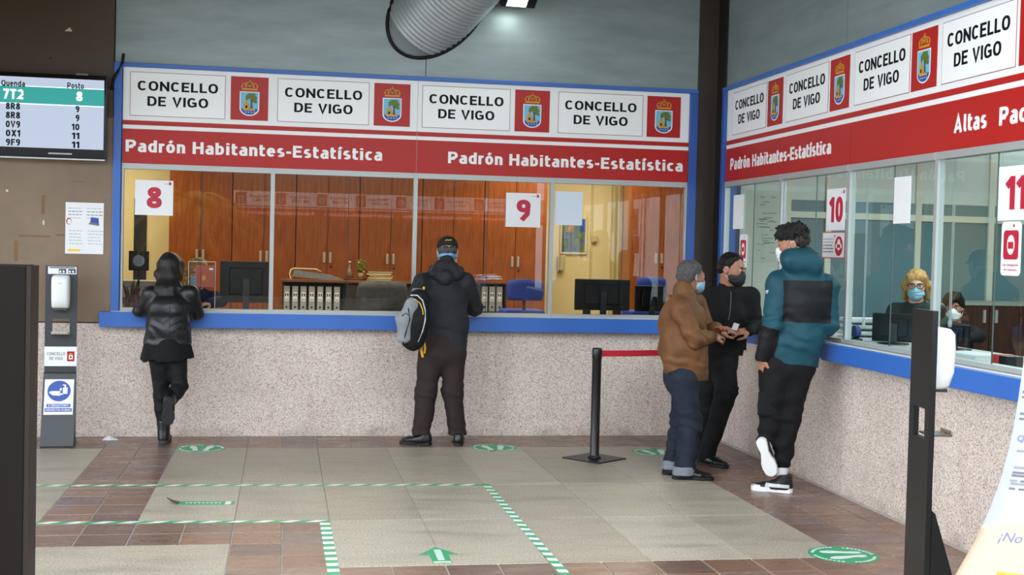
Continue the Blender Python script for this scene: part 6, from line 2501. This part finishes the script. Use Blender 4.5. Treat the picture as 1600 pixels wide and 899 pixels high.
S.ell(at(1141, 444, -1.57), (.030, .06, .030), None, .012, 's')
S.cut(at(1128, 558, -1.43), V3(.1, 0, -1))
S.ripple(.005, 13)
jk4 = S.build('zip_jacket', R4, BLKC)
q = [on_surface([jk4], a, b, .002) for a, b in ((1142, 456), (1142, 468), (1141, 480), (1140, 492), (1138, 500))]
q = [v - Vector(R4.location) for v in q if v is not None]
if len(q) > 1:
    MB().use(mat('grey_zip', (92, 94, 98), .4, .4)).tube(q, .004, 6).build('zip', jk4)
S = Sdf(.0075)
S.seg(at(1126, 548, -1.43), at(1124, 566, -1.42), (.152, .115), (.155, .120), .03, r4)
for sd in 'LR':
    S.chain([J['hp' + sd], J['kn' + sd], J['an' + sd] - UP * .035], [.104, .080, .064], .04)
    S.folds(J['kn' + sd], V3(.3, 0, 1), .006, 75, .13)
S.ripple(.005, 13)
S.build('trousers', R4, cloth('black_trousers', (16, 17, 20), 0.8))
shoe(R4, V3(J['anL'][0], J['anL'][1], 0), V3(.55, -.84, 0), UP, SHOEK, SOLEK, .29)
shoe(R4, V3(J['anR'][0], J['anR'][1], 0), V3(.35, -.93, 0), UP, SHOEK, SOLEK, .29)
r_, f_, u_ = frame(J['face'], J['headup'])
hc = V3(J['head'])
p_ = lambda x, y, z: hc + r_ * x + f_ * y + u_ * z
S = Sdf(.005)
S.ell(p_(0, -.014, .042), (.084, .103, .090), (r_, f_, u_), .02)
S.ell(p_(0, -.055, -.005), (.072, .058, .055), (r_, f_, u_), .03)
S.cut(p_(0, .060, .070), f_ - u_ * .55, .02)
S.cut(p_(0, .014, .0), f_ * .95 - u_ * .45)
S.ripple(.005, 40)
S.ripple(.002, 110)
S.build('hair', R4, HAIRB)
mask_part(R4, J['head'], J['face'], J['headup'], 1.0, MASKK, MASKW)
pp = mids(J['wrR'], J['wrL']) + V3(0, -.015, .02)
o = MB().use(PAPER).box(-.022, .022, -.001, .001, -.01, .045, Matrix.Rotation(.25, 4, 'Y') @ Matrix.Rotation(.3, 4, 'X')).build('paper_slip', loc=tuple(pp))
tag(o, 'small white paper slip held between the hands of the man in black', 'paper')

# ------------------------------------------------------------------ 5: man in the teal jacket
R5 = person('man in a teal and black hooded jacket and white trainers at the side counter', (-0.42, -2.62))
f5 = nrm(V3(.25, .97, 0))
r5 = V3(f5[1], -f5[0], 0)
YT = -2.72
J = dict(head=at(1240, 381, YT + .06), neck=at(1250, 418, YT), face=V3(-.82, .50, -.20), headup=V3(-.08, .05, 1), right=r5,
         shL=at(1216, 442, YT + .02), shR=at(1292, 447, YT - .05), elL=at(1206, 508, YT - .04), elR=at(1294, 508, YT - .02),
         wrL=at(1192, 558, YT + .02), wrR=at(1276, 520, YT + .22), chest=at(1252, 470, YT), pelvis=at(1228, 562, YT + .06),
         hpL=at(1211, 574, YT + .05), hpR=at(1246, 574, YT + .03), knL=at(1206, 645, YT + .08), knR=at(1232, 648, YT + .07),
         anL=at(1196, 696, YT + .10), anR=at(1221, 731, YT + .12), ftL=V3(-.1, .3, -1), ftR=V3(-.9, .3, -.2))
J['handL'] = (V3(-.05, .25, -1), V3(.9, .2, 0), 1, .35)
p5, A5 = body(J, SKINT, R5)
TEAL = cloth('teal_shell_fabric', (22, 70, 82), 0.6, 14, 0.5, 0.018, 0.1)
TBLK = cloth('black_shell_fabric', (17, 18, 22), 0.6, 14, 0.5, 0.018, 0.1)
S = Sdf(.0065)
S.chain([at(1232, 566, YT + .05), at(1242, 525, YT + .02), J['chest'], at(1252, 430, YT)], [(.192, .140), (.185, .140), (.180, .130), (.115, .085)], .045, r5)
for sd in 'LR':
    S.seg(J['neck'] - UP * .045, J['sh' + sd], .064, .070, .05)
    S.chain([J['sh' + sd], J['el' + sd]], [.078, .068], .035)
    S.chain([J['el' + sd], J['wr' + sd]], [.068, .052], .02)
    S.folds(J['el' + sd], V3(.2, .3, 1), .006, 85, .12)
S.seg(at(1238, 407, YT - .05), at(1268, 412, YT - .07), .082, .080, .04)
S.seg(at(1233, 402, YT + .04), at(1262, 399, YT + .0), .062, .062, .04)
S.cut(at(1232, 569, YT + .05), V3(-.08, 0, -1))
S.folds(at(1238, 540, YT - .12), V3(.2, 0, 1), .005, 60, .2)
S.ripple(.005, 12)


def pick5(C):
    zz = C[:, 2]
    # panels are bands of the jacket itself: between two heights on the body, and below the elbow on the left sleeve
    x = (C - V3(J['chest'])) @ r5
    body_band = (zz < at(1252, 438, YT)[2] + 0.02 * x) & (zz > at(1252, 503, YT)[2] - .03 * x) & (x > -.135) & (x < .19)
    eL, wL = V3(J['elL']), V3(J['wrL'])
    ab = wL - eL
    t = ((C - eL) @ ab) / (ab @ ab)
    dist = np.linalg.norm(C - (eL + np.clip(t, 0, 1)[:, None] * ab), axis=1)
    sleeve = (t > 0.02) & (dist < .075) & (((C - eL) @ r5) < .045)
    return np.where(body_band | sleeve, 1, 0)


jk5 = S.build('hooded_jacket', R5, [TEAL, TBLK], pick5)
lg = on_surface([jk5], 1200, 456, .001)
if lg is not None:
    MB().use(PAPER).box(-.016, .016, -.001, .001, -.003, .003).box(-.012, .014, -.001, .001, .006, .010).box(-.014, .008, -.001, .001, -.012, -.009).build('shoulder_print', jk5, loc=tuple(lg - Vector(R5.location)))
CARGO = cloth('black_cargo_cloth', (17, 17, 19), 0.85, 15, 0.55, 0.018)
S = Sdf(.0075)
S.seg(at(1231, 560, YT + .05), at(1230, 572, YT + .05), (.172, .128), (.172, .130), .03, r5)
for sd in 'LR':
    S.chain([J['hp' + sd], J['kn' + sd], J['an' + sd] + UP * .03], [.110, .086, .060], .04)
    S.folds(J['kn' + sd], V3(.3, 0, 1), .007, 65, .14)
    S.folds(mids(J['kn' + sd], J['an' + sd], .8), V3(.3, 0, 1), .008, 80, .12)
S.ripple(.006, 12)
tr5 = S.build('cargo_trousers', R5, CARGO)
q = on_surface([tr5], 1198, 632, -.004)
if q is not None:
    S = Sdf(.006)
    S.seg(V3(*q) + UP * .07, V3(*q) - UP * .07, (.060, .020), (.062, .022), .01, r5)
    S.ripple(.004, 18)
    pk5 = S.build('cargo_pocket', tr5, CARGO)
    MB().use(PALET).box(-.008, .008, -.002, .0, -.006, .006).build('pocket_tag', pk5, loc=tuple(on_surface([tr5], 1190, 629, .022) - Vector(R5.location)))
SOCK = mat('white_sock', (226, 226, 224), 0.8, bump=0.5, bscale=1, bdist=0.004, sc3=(120, 120, 120))
TRK = mat('black_trainer_leather', (24, 24, 28), 0.5)
TRG = mat('pale_trainer_panel', (206, 206, 206), 0.5)
TRW = mat('white_trainer_sole', (234, 234, 232), 0.5)


def trainer_pick(p, r, f, u):
    o = p(0, 0, 0)

    def fn(C):
        q = C - o
        y, z = q @ f, q @ u
        return np.where((z > .038) & (z < .062) & (y > -.06) & (y < .10), 1, np.where((y > .135) & (z < .045), 1, 0))
    return fn


def trainer(base, f, u, high=.01):
    o = shoe(R5, base, f, u, [TRK, TRG], TRW, .285, .036, high, .050, 'trainer', None, trainer_pick)
    return o


trainer(V3(J['anR'][0], J['anR'][1], 0), V3(-.86, .50, 0), UP, .03)
fL = nrm(V3(.38, .10, -.92))
uL = nrm(V3(.45, .75, .30))
uL = nrm(uL - fL * (uL @ fL))
trainer(V3(J['anL']) - uL * .075, fL, uL)
for sd, uu in (('R', UP), ('L', nrm(V3(.1, .1, 1)))):
    S = Sdf(.006)
    a = V3(J['an' + sd])
    S.seg(a + UP * .04, a - UP * .025, .048, .046, .01)
    S.build('sock', R5, SOCK)
r_, f_, u_ = frame(J['face'], J['headup'])
hc = V3(J['head'])
p_ = lambda x, y, z: hc + r_ * x + f_ * y + u_ * z
S = Sdf(.0045)
S.ell(p_(0, -.006, .062), (.092, .112, .078), (r_, f_, u_), .02)
S.ell(p_(0, .045, .088), (.075, .060, .048), (r_, f_, u_), .02)
S.cut(p_(0, 0, .022), -u_ + f_ * .10)
S.ell(p_(0, -.060, .005), (.074, .050, .048), (r_, f_, u_), .02)
S.ripple(.008, 32)
S.ripple(.006, 75)
S.build('curly_hair', R5, mat('black_curly_hair', (17, 14, 13), 0.6, bump=1.0, bscale=130, bdist=0.012))
S = Sdf(.005)
S.ell(p_(0, -.022, .012), (.0785, .094, .058), (r_, f_, u_), .02)
S.cut(p_(0, .022, 0), f_ - u_ * .5)
S.cut(p_(0, 0, -.04), -u_)
S.ripple(.0015, 120)
S.build('faded_sides', R5, mat('short_faded_hair', (52, 38, 32), 0.7, bump=0.5, bscale=200, bdist=0.003))
mask_part(R5, J['head'], J['face'], J['headup'], 1.0, MASKW)

# ------------------------------------------------------------------ clerks behind the glass


def clerk(label, head, f, skin, top, hairfn, maskm, feet=None, desk=1.02, brow=(60, 44, 34), lean=.04, hs=1.0, fz=OFZ):
    head = V3(head)
    f = nrm(V3(f[0], f[1], 0))
    r = V3(f[1], -f[0], 0)
    nk = head - UP * .155 - f * .03
    che = head - UP * .34 - f * .06
    pel = V3(head[0], head[1], max(fz + .46, head[2] - .75)) - f * .10
    R = thing('person', label, 'person', (float(pel[0]), float(pel[1]), fz))
    J = dict(head=head, neck=nk, face=f + V3(0, 0, -.12), right=r, thin=.9, hs=hs, chest=che, pelvis=pel,
             shL=nk - UP * .065 - r * .165, shR=nk - UP * .065 + r * .165)
    for sd, s_ in (('L', -1), ('R', 1)):
        J['el' + sd] = V3(*(nk + r * .22 * s_ + f * .08)[:2], max(desk + .062, nk[2] - .30))
        J['wr' + sd] = V3(*(nk + r * .10 * s_ + f * .26)[:2], desk + .045)
        J['hp' + sd] = pel + r * .09 * s_
        J['kn' + sd] = pel + r * .11 * s_ + f * .38
        J['an' + sd] = V3(*(pel + r * .11 * s_ + f * .36)[:2], fz + .09)
        J['ft' + sd] = f
    p, A = body(J, skin, R, .0065)
    smooth_parts(R, p, A, brow=brow)
    S = Sdf(.008)
    S.chain([pel - UP * .02, mids(pel, che), che, nk - UP * .04], [(.165, .13), (.15, .115), (.160, .115), (.10, .075)], .04, r)
    for sd in 'LR':
        S.seg(nk - UP * .05, J['sh' + sd], .055, .060, .05)
        S.chain([J['sh' + sd], J['el' + sd], J['wr' + sd]], [.064, .054, .040], .03)
    S.ripple(.005, 13)
    S.build('top', R, top)
    S = Sdf(.010)
    S.seg(pel - UP * .0, pel + f * .05 - UP * .02, (.160, .11), (.165, .11), .03, r)
    for sd in 'LR':
        S.chain([J['hp' + sd], J['kn' + sd], J['an' + sd]], [.090, .070, .055], .03)
    S.build('trousers', R, BLKC)
    for sd in 'LR':
        shoe(R, V3(J['an' + sd][0], J['an' + sd][1], fz), f, UP, SHOEK, SOLEK, .25)
    hairfn(R, head, *frame(J['face']))
    mask_part(R, head, J['face'], UP, hs, maskm, MASKW)
    return R


def hair_curly_blond(R, c, r, f, u):
    p = lambda x, y, z: c + r * x + f * y + u * z
    S = Sdf(.006)
    S.ell(p(0, -.02, .045), (.100, .112, .098), (r, f, u), .02)
    for x in (-1, 1):
        S.seg(p(.085 * x, -.01, .02), p(.095 * x, -.03, -.10), .034, .036, .03)
    S.seg(p(0, -.07, 0), p(0, -.07, -.11), (.085, .05), (.08, .04), .03, r)
    S.ell(p(0, .10, -.02), (.058, .060, .075), (r, f, u), .02, 's')
    S.ripple(.008, 28)
    S.ripple(.005, 60)
    S.build('hair', R, HAIRBL)


def hair_long_blond(R, c, r, f, u):
    p = lambda x, y, z: c + r * x + f * y + u * z
    S = Sdf(.006)
    S.ell(p(0, -.018, .042), (.092, .108, .092), (r, f, u), .02)
    for x in (-1, 1):
        S.chain([p(.060 * x, .045, .07), p(.088 * x, .010, .0), p(.095 * x, -.01, -.10)], [.028, .030, .024], .03)
    S.seg(p(0, -.07, 0), p(0, -.075, -.13), (.085, .05), (.085, .035), .03, r)
    S.ell(p(0, .105, -.02), (.060, .062, .082), (r, f, u), .02, 's')
    S.ripple(.005, 26, (2, 2, .4))
    S.build('hair', R, HAIRBL)


def hair_short_dark(R, c, r, f, u):
    p = lambda x, y, z: c + r * x + f * y + u * z
    S = Sdf(.006)
    S.ell(p(0, -.012, .045), (.088, .106, .092), (r, f, u), .02)
    S.ell(p(.02, .07, .075), (.060, .045, .036), (r, f, u), .03)
    S.ell(p(0, -.055, -.01), (.075, .055, .06), (r, f, u), .03)
    S.ell(p(0, .11, -.035), (.064, .066, .085), (r, f, u), .02, 's')
    S.ripple(.006, 30)
    S.build('hair', R, HAIRB)


NAVY = cloth('navy_cardigan', (28, 38, 74), 0.85)
GREENC = cloth('dark_green_coat', (34, 46, 42), 0.85, var=0.3)
DARKC = cloth('dark_grey_top', (26, 26, 30), 0.85)
h1 = at(308, 428, 1.06)
clerk('clerk with curly blond hair and blue mask behind the acrylic stand of window 8', h1, (.05, -1), SKIN, NAVY, hair_curly_blond, MASKB)
h2 = at(1432, 446, -1.0)
RC = clerk('clerk with blond hair, dark glasses and blue mask behind the side counter', h2, (-.50, -.86), SKIN, GREENC, hair_long_blond, MASKB, desk=1.01)
r_, f_, u_ = frame(V3(-.50, -.86, -.12))
g = MB().use(mat('dark_glasses_frame', (24, 22, 24), .3))
of = V3(RC.location)
for x in (-1, 1):
    cc = h2 + r_ * .034 * x + f_ * .112 + u_ * .006
    g.tube([cc + (r_ * math.cos(a) * .026 + u_ * math.sin(a) * .019) - of for a in np.linspace(0, 2 * math.pi, 17)], .0028, 6, False)
    g.tube([cc + r_ * .026 * x - of, h2 + r_ * .080 * x + f_ * .01 + u_ * .008 - of], .0026, 6)
g.tube([h2 - r_ * .008 + f_ * .114 + u_ * .008 - of, h2 + r_ * .008 + f_ * .114 + u_ * .008 - of], .0028, 6)
g.build('glasses', RC)
h3 = at(1490, 480, -.55)
clerk('clerk with short dark hair and white mask seated low at the side counter', h3, (-.55, -.83), SKINT, DARKC, hair_short_dark, MASKW, desk=.90)
